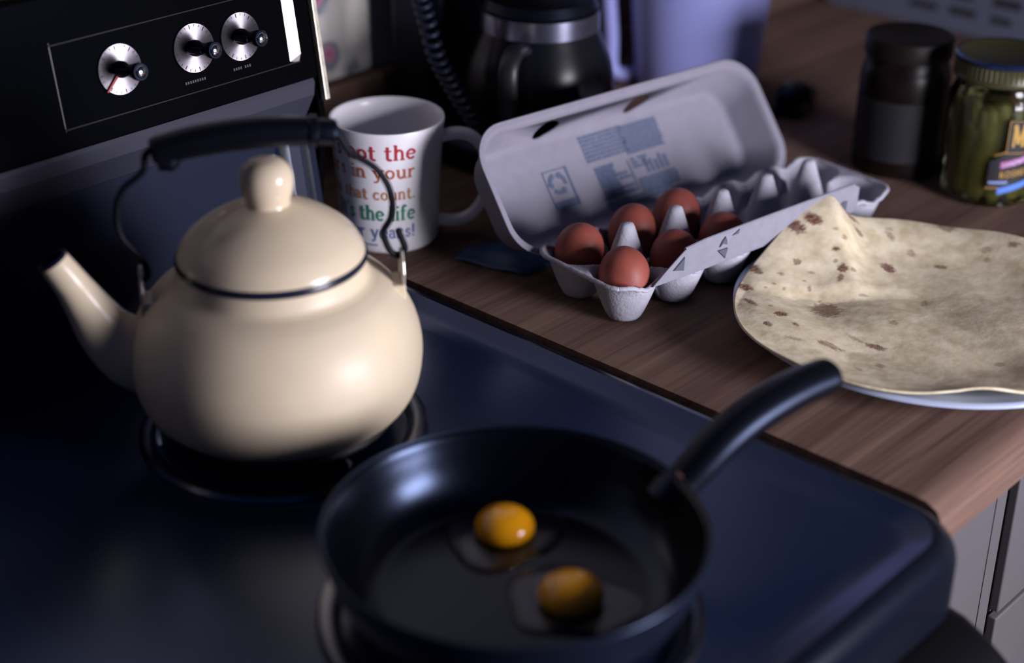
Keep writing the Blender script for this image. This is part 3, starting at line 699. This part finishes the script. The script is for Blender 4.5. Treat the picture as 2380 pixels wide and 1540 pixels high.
# printed panel and recycling mark on the inside of the lid
def lprint(x, t): return lp3(x, t, LD - .0016)
def quadp(mb, x0, t0, x1, t1): mb.add([lprint(x0, t0), lprint(x1, t0), lprint(x1, t1), lprint(x0, t1)], [(0, 1, 2, 3)])
pb = MB(); random.seed(11)
LA, LB, TA, TB = .0660, .1580, .0250, .0890
def rows(x0, x1, t1, n, pitch, hgt, gapp):
    for r in range(n):
        x = x0; t = t1 - r * pitch
        while x < x1 - .002:
            L = random.uniform(.003, .011); e = min(x + L, x1)
            quadp(pb, x, t - hgt, e, t); x = e + random.uniform(.0004, gapp)
rows(LA, LB - .042, TB, 7, .0036, .0026, .0016)
rows(LA + .046, LB, TB - .001, 10, .0027, .0021, .0012)
rows(LA + .004, LA + .026, TB - .030, 9, .0032, .0028, .0006)
rows(LA + .027, LA + .040, TB - .040, 2, .0040, .0026, .003)
rows(LA + .012, LA + .040, TB - .052, 2, .0042, .0028, .001)
quadp(pb, LA + .042, TA + .006, LA + .0432, TB - .032); quadp(pb, LA, TA + .0045, LA + .0432, TA + .006)
rows(LA + .0465, LA + .066, TB - .031, 3, .0036, .0026, .004)
for q in range(5): quadp(pb, LA + .060 + q * .0058, TA + .016, LA + .0632 + q * .0058, TA + .030 - .002 * (q % 3))
rows(LA + .046, LB, TA + .0135, 4, .0033, .0027, .0008)
rows(LA + .004, LB - .010, TA + .0008, 2, .0035, .0026, .0006)
pb.build('printed_panel', INK_BLUE, lid_o, smooth=False)['kind'] = 'stuff'
rb = MB(); RX, RT = .0275, .0560
for (x0, t0, x1, t1) in ((RX + .0125, RT - .021, RX + .0145, RT + .0125), (RX - .0125, RT - .0225, RX + .0145, RT - .0155), (RX - .0125, RT - .0215, RX - .0118, RT + .0125), (RX - .0125, RT + .0118, RX + .0145, RT + .0125)): quadp(rb, x0, t0, x1, t1)
for q in range(3):      # three chasing arrows
    a0 = math.radians(90 + 120 * q + 12); a1 = a0 + math.radians(74)
    pr_ = []
    for k in range(7):
        a = a0 + (a1 - a0) * k / 6; pr_.append(a)
    for k in range(6):
        rb.add([lprint(RX + r * math.cos(a), RT + r * math.sin(a)) for (r, a) in ((.0062, pr_[k]), (.0098, pr_[k]), (.0098, pr_[k + 1]), (.0062, pr_[k + 1]))], [(0, 1, 2, 3)])
    rb.add([lprint(RX + r * math.cos(a), RT + r * math.sin(a)) for (r, a) in ((.0046, a1), (.0114, a1), (.0080, a1 + math.radians(30)))], [(0, 1, 2)])
rb.build('recycling_mark', INK_BLUE, lid_o, smooth=False)

# eggs (things of their own, sitting in the cups)
def egg_mesh():
    prof = []
    for k in range(25):
        t = PI * k / 24; z = -math.cos(t)
        r = math.sin(t) * (1 + .07 * z) ; prof.append((max(.0003, r * .0204), z * .0270 - (.0012)))
    return MB().lathe(prof, 40, cap0=True, cap1=True)
em = egg_mesh(); proto = None
eggs = [(-.0270, -.0255, .0330, (-8, 10), 'brown egg in the nearest corner cup of the carton, fully in view'),
        (-.0245, .0300, .0345, (5, -12), 'brown egg at the near end of the carton under the lid'),
        (.0330, .0290, .0350, (6, 6), 'brown egg behind the nearest pulp peak, second along the lid side'),
        (.0290, -.0245, .0315, (-6, 8), 'shadowed brown egg half hidden behind the flap, second along the front'),
        (.0860, .0310, .0350, (4, -5), 'farthest brown egg along the lid side, behind the second pulp peak'),
        (.0850, -.0240, .0315, (-4, 6), 'farthest brown egg along the front, only its top showing')]
for (x, y, z, (rx, ry), lab) in eggs:
    p = CB + cU * x - cV * y + Vector((0, 0, z))
    if proto is None:
        proto = em.build('brown_egg', EGG); o = proto
    else:
        o = proto.copy(); COL.objects.link(o)
    o.location = p; o.rotation_euler = (math.radians(rx), math.radians(ry), ca + random.random())
    tag(o, lab, 'egg', 'brown eggs in the carton')

# ================================================================ PLATE AND TORTILLA
TX, TY = .2178, .5202
pp_ = smooth_prof([(.150, .0195), (.1525, .0185), (.1528, .0170), (.1500, .0155), (.125, .0080), (.100, .0030), (.094, .0006), (.088, .0000)], 4)
pin2 = smooth_prof([(.086, .0010), (.06, .0026), (.0005, .0026)], 2)
plate = MB().lathe([(.0005, .0058), (.085, .0060), (.100, .0075), (.125, .0130), (.147, .0188), (.150, .0195)] + pp_ + pin2, 96, (0, 0, 0), True, True).build('dinner_plate', PLATE, angle=60)
plate.location = (TX, TY, .0004)
tag(plate, 'round white plate under the flour tortilla on the worktop', 'plate')
# tortilla: disc draped over the plate with a tent-like fold on the side by the carton
A1 = Vector((.2600, .6440)); A2 = Vector((.2020, .5800))       # ridge: apex at the rim, foot near the middle
def tort_h(x, y):
    r = math.hypot(x - TX, y - TY); a = math.atan2(y - TY, x - TX)
    base = .0105 + .0115 * sm((r - .085) / .065)
    base += .0016 * math.sin(3 * a + .5) * sm(r / .14) + .0012 * math.sin(5 * a + 1.1) * sm(r / .14) + .0011 * math.sin(23 * x + 31 * y) + .0008 * math.sin(70 * x - 45 * y)
    base += .010 * sm((.5 - (x - TX) * 2.2 - (y - TY) * 1.2) / 1.0) * 0 + .0105 * sm((-(y - TY) + .35 * (x - TX) + .02) / .16) * sm((x - TX + .10) / .12)
    d = A1 - A2; L = d.length; d = d / L; q = Vector((x, y)) - A2
    s = q.dot(d) / L; c = q.dot(Vector((-d.y, d.x)))             # c > 0 towards the left of the ridge (carton corner side)
    hgt = .0075 + .0295 * sm((s + .05) / 1.1)
    along = sm((s + .06) / .22)
    if c > 0: q_ = min(1, c / .098); f = 1 - q_ ** 1.5
    else: f = .5 * math.exp(-(c / .014) ** 2) + .5 * math.exp(-(c / .060) ** 2)
    pl_ = .0060 if r < .085 else .0060 + .0072 * (r - .085) / .040 if r < .125 else .0132 + .0065 * (r - .125) / .025
    return max(base + hgt * along * f, pl_ + .0030)
def tort_R(a):
    da = (a - math.radians(164) + PI) % (2 * PI) - PI
    db = (a - math.radians(80) + PI) % (2 * PI) - PI
    return .1460 - .0085 * math.exp(-(db / .45) ** 2) + .0150 * math.exp(-(da / .74) ** 4) + .0012 * math.sin(2 * a + 1.0) + .0016 * math.sin(5 * a) + .0012 * math.sin(9 * a + 2)
NR, NA = 130, 420; tv = [Vector((TX, TY, tort_h(TX, TY)))]; tf = []
for i in range(1, NR + 1):
    for j in range(NA):
        a = 2 * PI * j / NA; r = tort_R(a) * i / NR
        x = TX + r * math.cos(a); y = TY + r * math.sin(a)
        z = tort_h(x, y)
        # lifted lip at the front edge
        da = (a - math.radians(222) + PI) % (2 * PI) - PI
        z += .006 * math.exp(-(da / .22) ** 2) * sm((i / NR - .88) / .12)
        tv.append(Vector((x, y, z)))
for j in range(NA): tf.append((0, 1 + j, 1 + (j + 1) % NA))
for i in range(NR - 1):
    for j in range(NA):
        a = 1 + i * NA + j; b_ = 1 + i * NA + (j + 1) % NA; tf.append((a, a + NA, b_ + NA, b_))
TO = Vector((TX, TY, .02))
tort = obj('flour_tortilla', [v - TO for v in tv], tf, TORTILLA, None, angle=80, loc=TO)
solid(tort, .0016, -1)
tag(tort, 'large toasted flour tortilla with brown spots and raised fold on the plate', 'tortilla')
# toasted spots: a colour attribute on the skin itself
SPOTS = [(0.223, 0.6518, 0.0045, 0.0075, 0.18, 1), (0.2364, 0.6443, 0.0062, 0.0039, -1.36, 1), (0.2816, 0.6387, 0.0035, 0.0066, 0.24, 0.9), (0.2729, 0.6235, 0.0024, 0.0044, -0.06, 0.8), (0.2291, 0.617, 0.0024, 0.0015, -0.83, 0.9), (0.1986, 0.6329, 0.0029, 0.0026, -0.57, 0.8), (0.1671, 0.6525, 0.0071, 0.0032, -1.77, 1), (0.14, 0.6417, 0.005, 0.0047, -1.44, 1), (0.1202, 0.6228, 0.006, 0.0027, -1.89, 0.9), (0.1694, 0.5849, 0.0098, 0.013, -1.01, 0.75), (0.1212, 0.5954, 0.0036, 0.0054, -1.74, 1), (0.0955, 0.5897, 0.0027, 0.0035, -0.83, 0.9), (0.1154, 0.5784, 0.0023, 0.0026, -0.51, 0.9), (0.2189, 0.6023, 0.0034, 0.0035, -0.83, 1), (0.2097, 0.598, 0.0021, 0.0031, -1.17, 0.8), (0.2607, 0.5854, 0.0048, 0.0057, -0.52, 1), (0.2969, 0.5573, 0.0047, 0.003, -0.87, 0.8), (0.3491, 0.5834, 0.0078, 0.005, -1.45, 0.7), (0.2994, 0.6077, 0.0028, 0.0044, -0.56, 0.6), (0.2964, 0.5849, 0.0028, 0.0042, -0.83, 0.55), (0.3131, 0.6375, 0.0035, 0.0055, -0.39, 0.6), (0.1127, 0.5455, 0.0075, 0.0044, -1.2, 0.7), (0.1442, 0.5241, 0.0067, 0.0031, -1.25, 0.85), (0.1831, 0.5329, 0.0028, 0.0037, -0.83, 0.5), (0.2333, 0.5348, 0.003, 0.0045, -1.07, 0.5), (0.3383, 0.5391, 0.004, 0.0033, -1.19, 0.45), (0.3277, 0.5322, 0.0021, 0.0022, -1.18, 0.5), (0.3522, 0.5227, 0.0041, 0.0031, -1.24, 0.8), (0.2422, 0.6265, 0.0017, 0.0013, -0.83, 0.6), (0.1774, 0.634, 0.0022, 0.0019, -0.83, 0.6), (0.199, 0.6189, 0.0024, 0.0013, -0.83, 0.6), (0.1839, 0.6103, 0.0012, 0.0022, -0.83, 0.7), (0.2099, 0.5756, 0.0033, 0.0013, -0.91, 0.5), (0.1281, 0.6091, 0.0015, 0.0018, -0.32, 0.7), (0.1174, 0.5042, 0.0033, 0.0041, -0.61, 0.6), (0.0949, 0.5091, 0.002, 0.0033, -0.48, 0.5), (0.1787, 0.4416, 0.0031, 0.0028, -1.05, 0.5), (0.2433, 0.6187, 0.0029, 0.0013, 0.01, 0.6), (0.2205, 0.6107, 0.0015, 0.0015, -0.83, 0.6), (0.2236, 0.5959, 0.0016, 0.002, -0.34, 0.6), (0.1877, 0.6183, 0.0012, 0.0012, -0.83, 0.7), (0.1627, 0.6302, 0.0013, 0.0012, -0.24, 0.7), (0.1535, 0.6317, 0.0012, 0.0012, -0.18, 0.7), (0.1661, 0.6229, 0.0012, 0.0012, -0.19, 0.6), (0.3057, 0.6133, 0.003, 0.0021, -0.65, 0.5), (0.0933, 0.5637, 0.0066, 0.0019, -0.92, 0.5), (0.1425, 0.5416, 0.0072, 0.0019, -1.57, 0.45)]
#SPOTS#
def paint_tortilla():
    me = tort.data
    at = me.attributes.new('toast', 'FLOAT', 'POINT')
    vals = [0.0] * len(me.vertices)
    from mathutils import noise
    for i, v in enumerate(me.vertices):
        x = v.co.x + TX; y = v.co.y + TY; t = 0
        for (sx, sy, ra, rb_, an, st) in SPOTS:
            dx = x - sx; dy = y - sy
            if abs(dx) > .02 or abs(dy) > .02: continue
            c = math.cos(an); s = math.sin(an); a = (dx * c + dy * s) / ra; b_ = (-dx * s + dy * c) / rb_
            d = math.hypot(a, b_) + .55 * noise.noise(Vector((x * 420, y * 420, sx * 50)))
            if d < 1.45: t = max(t, st * sm((1.45 - d) / .55) * (.85 + .45 * noise.noise(Vector((x * 900, y * 900, 3)))))
        vals[i] = min(1, max(0, t))
    at.data.foreach_set('value', vals)
    nt = TORTILLA.node_tree; b = nt.nodes['Principled BSDF']; src = b.inputs['Base Color'].links[0].from_socket
    an_ = nt.nodes.new('ShaderNodeAttribute'); an_.attribute_name = 'toast'
    mx = nt.nodes.new('ShaderNodeMix'); mx.data_type = 'RGBA'; mx.inputs[7].default_value = (.115, .022, .016, 1)
    nt.links.new(an_.outputs['Fac'], mx.inputs[0]); nt.links.new(src, mx.inputs[6]); nt.links.new(mx.outputs[2], b.inputs['Base Color'])
paint_tortilla()

# ================================================================ BACK OF THE COUNTER
# pickle jar
JX, JY, JR = .5010, .6240, .0445
jar = thing('pickle_jar', 'glass pickle jar with olive screw lid and dark kosher label, behind the tortilla', 'jar', (JX, JY, .0004))
go = smooth_prof([(.034, 0), (.0405, .0020), (.0435, .008), (.0445, .018), (.0448, .060), (.0442, .092), (.0425, .100), (.0395, .108), (.0390, .116)], 4)
gi = [(r - .0022, z) for r, z in go[::-1]][:-2] + [(.034, .0040), (.0005, .0042)]
MB().lathe([(.0005, .0012), (.030, .0012)] + go + gi, 64, cap0=True, cap1=True).build('glass_body', GLASS, jar, angle=60)
ld = smooth_prof([(.0430, .1140), (.0440, .1150), (.0438, .1165)], 2)
lidm = MB().lathe([(.0400, .1140), (.0425, .1136), (.0436, .1142), (.0438, .1160), (.0428, .1172), (.0428, .1300), (.0436, .1312), (.0436, .1340), (.0422, .1352), (.0405, .1350), (.0390, .1338), (.0310, .1336), (.0295, .1326), (.0005, .1326)], 72, cap1=True)
jl = lidm.build('jar_lid', LID_OLIVE, jar, angle=40)
MB().lathe([(.0434, .1305), (.0442, .1320), (.0442, .1336), (.0424, .1356), (.0404, .1354)], 72).build('lid_rim', mat('blue_cast_enamel', (.06, .07, .14), .3, metal=.4, bump=.02), jl)
rb2 = MB()
for q in range(60):
    a = 2 * PI * q / 60; e = Vector((math.cos(a), math.sin(a), 0)); f = Vector((-e.y, e.x, 0)) * .0009
    rb2.add([e * .0427 - f + Vector((0, 0, .1185)), e * .0427 + f + Vector((0, 0, .1185)), e * .0427 + f + Vector((0, 0, .1295)), e * .0427 - f + Vector((0, 0, .1295)), e * .0434 + Vector((0, 0, .1190)), e * .0434 + Vector((0, 0, .1290))], [(0, 1, 4), (1, 2, 5, 4), (2, 3, 5), (3, 0, 4, 5)])
rb2.build('lid_grip_rib', LID_OLIVE, jl)['kind'] = 'stuff'
MB().lathe([(.0005, .0050), (.0410, .0060), (.0415, .1000), (.0375, .1060), (.0005, .1060)], 48, cap0=True, cap1=True).build('brine', mat('pickle_brine', (.80, .76, .52), .05, trans=1, ior=1.2, bump=.01), jar)
jaz = math.atan2(-JY, -.832 - JX)
def jmap(az0, r):
    def f(x, z): 
        a = az0 + x / r
        return Vector((r * math.cos(a), r * math.sin(a), z))
    return f
# flat pickle slices standing in the jar
pkp = None
pk = [(-1.30, .029, 1.0), (-.80, .032, 1.06), (-.30, .033, 1.0), (.22, .031, 1.04), (.75, .032, .97), (1.3, .030, 1.02), (2.1, .026, .95), (-2.2, .026, 1.0), (3.1, .024, .98)]
for q, (da, r, sc) in enumerate(pk):
    a = jaz + da
    if pkp is None:
        mb = MB(); rings = []
        for (z, w_, t_) in ((.0, .004, .002), (.003, .0078, .0040), (.012, .0100, .0052), (.030, .0108, .0058), (.055, .0108, .0058), (.075, .0098, .0053), (.085, .0074, .0042), (.0885, .0036, .0022)):
            rings.append([(w_ * math.cos(2 * PI * j / 20) * (1 + .05 * math.sin(j * 2.3)), t_ * math.sin(2 * PI * j / 20), z) for j in range(20)])
        pkp = mb.loft(rings, True, True, True).build('pickle_slice', PICKLE, angle=70); o = pkp
    else:
        o = pkp.copy(); COL.objects.link(o)
    o.location = Vector((JX + r * math.cos(a), JY + r * math.sin(a), .0070)); o.rotation_euler = (0, math.radians(random.uniform(-3, 3)), a + PI / 2); o.scale = (1, 1, sc)
    tag(o, 'long green pickle slice standing upright inside the glass jar', 'pickle', 'pickle slices in the jar')
# label sheet: stepped dark paper on the right of the jar front
jf = jmap(jaz, .0451)
def sheet(x0, x1, f0, f1, r, n=24):
    f = jmap(jaz, r); mb = MB(); A = [f(x0 + (x1 - x0) * k / n, f0(k / n)) for k in range(n + 1)]; B_ = [f(x0 + (x1 - x0) * k / n, f1(k / n)) for k in range(n + 1)]
    mb.add(A + B_, [(k, k + 1, n + k + 2, n + k + 1) for k in range(n)]); return mb
lb = sheet(.0000, .0900, lambda t: .0200 + .004 * sm(t * 3), lambda t: .0480 + .010 * sm(t * 5), .0451).build('label', LABEL_DARK, jar)
sheet(.0130, .0500, lambda t: .0560, lambda t: .0860, .0451).build('label_crest', LABEL_DARK, lb)
for (x0, x1, a0, a1, b0, b1, mt) in ((.0130, .0136, .056, .056, .086, .086, GOLD), (.0130, .0500, .0854, .0854, .0860, .0860, GOLD), (.0130, .0500, .0556, .0546, .0562, .0552, GOLD), (.0030, .0132, .0525, .0562, .0533, .0572, GOLD),
                                  (-.0010, .0105, .0215, .0222, .0224, .0231, GOLD), (.0095, .0600, .0408, .0530, .0472, .0594, PURPLE), (.0100, .0600, .0162, .0290, .0222, .0350, BLUE)):
    sheet(x0, x1, lambda t, a0=a0, a1=a1: a0 + (a1 - a0) * t, lambda t, b0=b0, b1=b1: b0 + (b1 - b0) * t, .0453).build('printed_band', mt, lb)
def slant(az0, r, k, x0):
    f = jmap(az0, r)
    return lambda x, y: f(x, y + (x - x0) * k)
text_mesh('SANDWICH', .0030, slant(jaz, .0455, .24, .0105), .0108, .0418, 1.0).build('label_lettering', LILAC, lb, smooth=False)
text_mesh('KOSHER', .0044, slant(jaz, .0455, .12, .0105), .0102, .0318, .95).build('label_lettering', GOLD, lb, smooth=False)
text_mesh('M', .0150, jmap(jaz, .0455), .0165, .0615, .65).build('label_lettering', GOLD, lb, smooth=False)
dd = MB(); fs = slant(jaz, .0455, .05, 0)
for q in range(8):
    x0 = .0015 + q * .0021
    dd.add([fs(x0, .0262), fs(x0 + .0017, .0262), fs(x0 + .0017, .0284), fs(x0, .0284)], [(0, 1, 2, 3)])
dd.build('small_print', PALE_BLUE, lb, smooth=False)['kind'] = 'stuff'

# dark sauce jar
QX, QY = .5010, .7200
sj = thing('sauce_jar', 'dark brown sauce jar with wide lid and greyish label, left of the pickle jar', 'jar', (QX, QY, .0004))
go = smooth_prof([(.034, 0), (.040, .002), (.0420, .010), (.0422, .070), (.0415, .095), (.0385, .106), (.0375, .116)], 4)
MB().lathe([(.0005, .001)] + go + [(.0005, .116)], 64, cap0=True, cap1=True).build('filled_jar', mat('sauce_in_glass', (.006, .003, .003), .35, spec=.2, var=.4, vscale=60, bump=.02), sj, angle=60)
MB().lathe([(.0385, .1130), (.0402, .1132), (.0405, .1150), (.0405, .1290), (.0395, .1308), (.0375, .1312), (.0360, .1300), (.0005, .1298)], 64, cap1=True).build('jar_lid', LID_DARK, sj, angle=40)
qaz = math.atan2(-QY, -.832 - QX); f = jmap(qaz, .0427); mb = MB()
A = [f(-.050 + .085 * k / 24, .018) for k in range(25)]; B_ = [f(-.050 + .085 * k / 24, .076) for k in range(25)]
mb.add(A + B_, [(k, k + 1, 26 + k, 25 + k) for k in range(24)]); mb.build('label', LABEL_GREY, sj)

# lavender plastic canister behind the carton lid
LXc, LYc = .565, 1.008
cn = thing('plastic_pitcher', 'tall lavender white plastic pitcher tapering downwards behind the egg carton', 'pitcher', (LXc, LYc, .0004))
po = [(.0600, 0), (.0640, .002), (.0660, .008)] + [(.0660 + .085 * z, z) for z in (.05, .1, .15, .2, .25, .30, .335)] + [(.0965, .340), (.0960, .343), (.0930, .342)] + [(.0915 - .085 * (.335 - z), z) for z in (.30, .2, .1, .02)] + [(.050, .008), (.0005, .008)]
MB().lathe([(.0005, .001)] + po, 72, cap0=True, cap1=True).build('pitcher_body', LAVENDER, cn, angle=60)
paz = math.radians(132.5); e = Vector((math.cos(paz), math.sin(paz), 0))
MB().tube(smooth_path([e * .082 + Vector((0, 0, .285)), e * .104 + Vector((0, 0, .280)), e * .112 + Vector((0, 0, .255)), e * .104 + Vector((0, 0, .17)), e * .094 + Vector((0, 0, .06)), e * .090 + Vector((0, 0, .014)), e * .060 + Vector((0, 0, .012))], 6), [(.0065, .0075)] * 37, 16).build('pitcher_handle', LAVENDER, cn, angle=80)

# coffee maker
FX, FY = .252, 1.003
cm = thing('coffee_maker', 'black coffee maker with steel banded carafe at the back wall', 'coffee maker', (FX, FY, .0004))
def bx(name, a, b, mt, w=.006): return bbox(name, a, b, mt, cm, w, 4)
bx('base', (-.055, -.115, 0), (.100, .105, .034), BLACK_PLASTIC, .014)
bx('water_tank', (-.055, .035, .0345), (.100, .105, .30), BLACK_PLASTIC, .014)
bx('brew_head', (-.055, -.105, .2305), (.100, .105, .345), BLACK_PLASTIC, .016)
MB().lathe([(.058, 0), (.06, .004), (.058, .006), (.0005, .006)], 48, (-.002, -.045, .034), True, True).build('hot_plate', mat('hotplate_metal', (.05, .05, .055), .35, metal=.8, bump=.02), cm)
cfp = smooth_prof([(.040, .0405), (.058, .044), (.068, .064), (.070, .085), (.066, .112), (.056, .138), (.051, .150)], 5)
cf = MB().lathe([(.0005, .0405)] + cfp + [(.050, .152), (.048, .149), (.0005, .147)], 56, (-.002, -.045, 0), True, True).build('carafe', SMOKED, cm, angle=60)
bnd = MB().lathe([(.0530, .1435), (.0552, .1440), (.0545, .1610), (.0530, .1614), (.0515, .1520)], 56, (-.002, -.045, 0)).build('steel_band', mat('dull_steel', (.22, .22, .30), .22, metal=.9, bump=.03), cf)
MB().lathe([(.052, .1620), (.0535, .1640), (.050, .172), (.020, .178), (.0005, .178)], 56, (-.002, -.045, 0), False, True).build('carafe_lid', BLACK_PLASTIC, cf)
h0 = Vector((-.002, -.045, 0)); e = Vector((-.90, -.43, 0))
MB().tube(smooth_path([h0 + e * .052 + Vector((0, 0, .136)), h0 + e * .080 + Vector((0, 0, .142)), h0 + e * .098 + Vector((0, 0, .130)), h0 + e * .096 + Vector((0, 0, .095)), h0 + e * .088 + Vector((0, 0, .066)), h0 + e * .068 + Vector((0, 0, .062))], 6), [(.009, .006)] * 31, 14).build('carafe_handle', mat('smoky_plastic', (.012, .012, .015), .45, bump=.02), cf, angle=80)
# coiled power cord hanging down the left front corner
pts = []
cp = smooth_path([(-.078, .040, .190), (-.086, .020, .165), (-.094, -.004, .128), (-.092, -.026, .098), (-.084, -.048, .066), (-.082, -.070, .030), (-.084, -.085, .010)], 60)
for i, p in enumerate(cp):
    a = i / 360 * 2 * PI * 30
    pts.append(p + Vector((.0065 * math.cos(a) - .001, .0065 * math.sin(a), .0025 * math.cos(a))))
MB().tube(pts, .0022, 7).build('coiled_cord', mat('cord_vinyl', (.012, .015, .032), .4, spec=.35, bump=.03), cm, angle=80)

# dark shape on the wood right of the carton: a small black tongs-like clip bag closure
dk = thing('black_bag_clip', 'small black clip lying on the wood beside the carton lid', 'clip', (.575, .885, .0006), math.radians(20))
bbox('jaw', (-.040, -.016, .0), (.040, -.002, .012), BLACK_PLASTIC, dk, .004)
bbox('jaw', (-.040, .002, .0), (.040, .016, .012), BLACK_PLASTIC, dk, .004)
MB().tube(smooth_path([(-.028, 0, .010), (-.034, 0, .020), (-.020, 0, .028), (.004, 0, .024), (.016, 0, .010)], 5), [(.013, .0035)] * 21, 12).build('lever', BLACK_PLASTIC, dk, angle=70)
MB().lathe([(.006, -.018), (.0065, -.017), (.0065, .017), (.006, .018)], 20, (.0, 0, .010), True, True, frame=Matrix.Rotation(PI / 2, 3, 'X')).build('hinge_pin', BLACK_PLASTIC, dk)

# printed sheet standing against the right wall
sh = thing('printed_sheet', 'pale sheet with columns of dark print standing against the right wall', 'poster', (XR - .012, .86, .0006))
L = .40
mb = MB(); prof = rrect(-.225, .0, .225, .30, .018, 6)
mb.loft([[Vector((-.004 + .03 * p.y + d, p.x, p.y)) for p in prof] for d in (0, .0012)], True, True, True)
mb.build('sheet', PAPER, sh, smooth=False)
random.seed(4); pb2 = MB()
for c in range(7):
    for r in range(12):
        y1 = .155 - c * .054; z0 = .020 + r * .020
        if c == 0 and r < 3: continue
        w_ = random.uniform(.026, .040); h_ = random.uniform(.007, .013)
        def q3(y, z): return Vector((-.0044 + .03 * z, y, z))
        pb2.add([q3(y1, z0), q3(y1 - w_, z0), q3(y1 - w_, z0 + h_), q3(y1, z0 + h_)], [(0, 1, 2, 3)])
pb2.build('printed_block', PAPER_INK, sh, smooth=False)['kind'] = 'stuff'

# blue wrapper scrap tucked by the carton
mb = MB(); rings = []
wp = [(.0515, .8715), (.1010, .8850), (.1180, .8450), (.1050, .8140), (.0690, .8110), (.0600, .8380)]
n = 9; vv2 = []; ff2 = []
P00, P10, P11, P01 = Vector((.0530, .8760)), Vector((.0700, .8130)), Vector((.1090, .8040)), Vector((.0960, .8830))
for i in range(n + 1):
    for j in range(n + 1):
        a = i / n; b_ = j / n
        p = P00.lerp(P10, a).lerp(P01.lerp(P11, a), b_)
        vv2.append(Vector((p.x - .08, p.y - .845, .0016 + .0045 * (1 - abs(2 * b_ - 1)) ** 2 * .6 + .006 * b_ * sm(1 - abs(a - .5) * 1.5) + .0012 * math.sin(9 * a + 5 * b_))))
for i in range(n):
    for j in range(n):
        a = i * (n + 1) + j; ff2.append((a, a + n + 1, a + n + 2, a + 1))
wr_ = obj('blue_wrapper', vv2, ff2, BLUE_FILM, None, angle=80, loc=(.08, .845, 0)); solid(wr_, .0008, 1)
tag(wr_, 'small crumpled dark blue wrapper on the wood between mug and egg carton', 'wrapper')
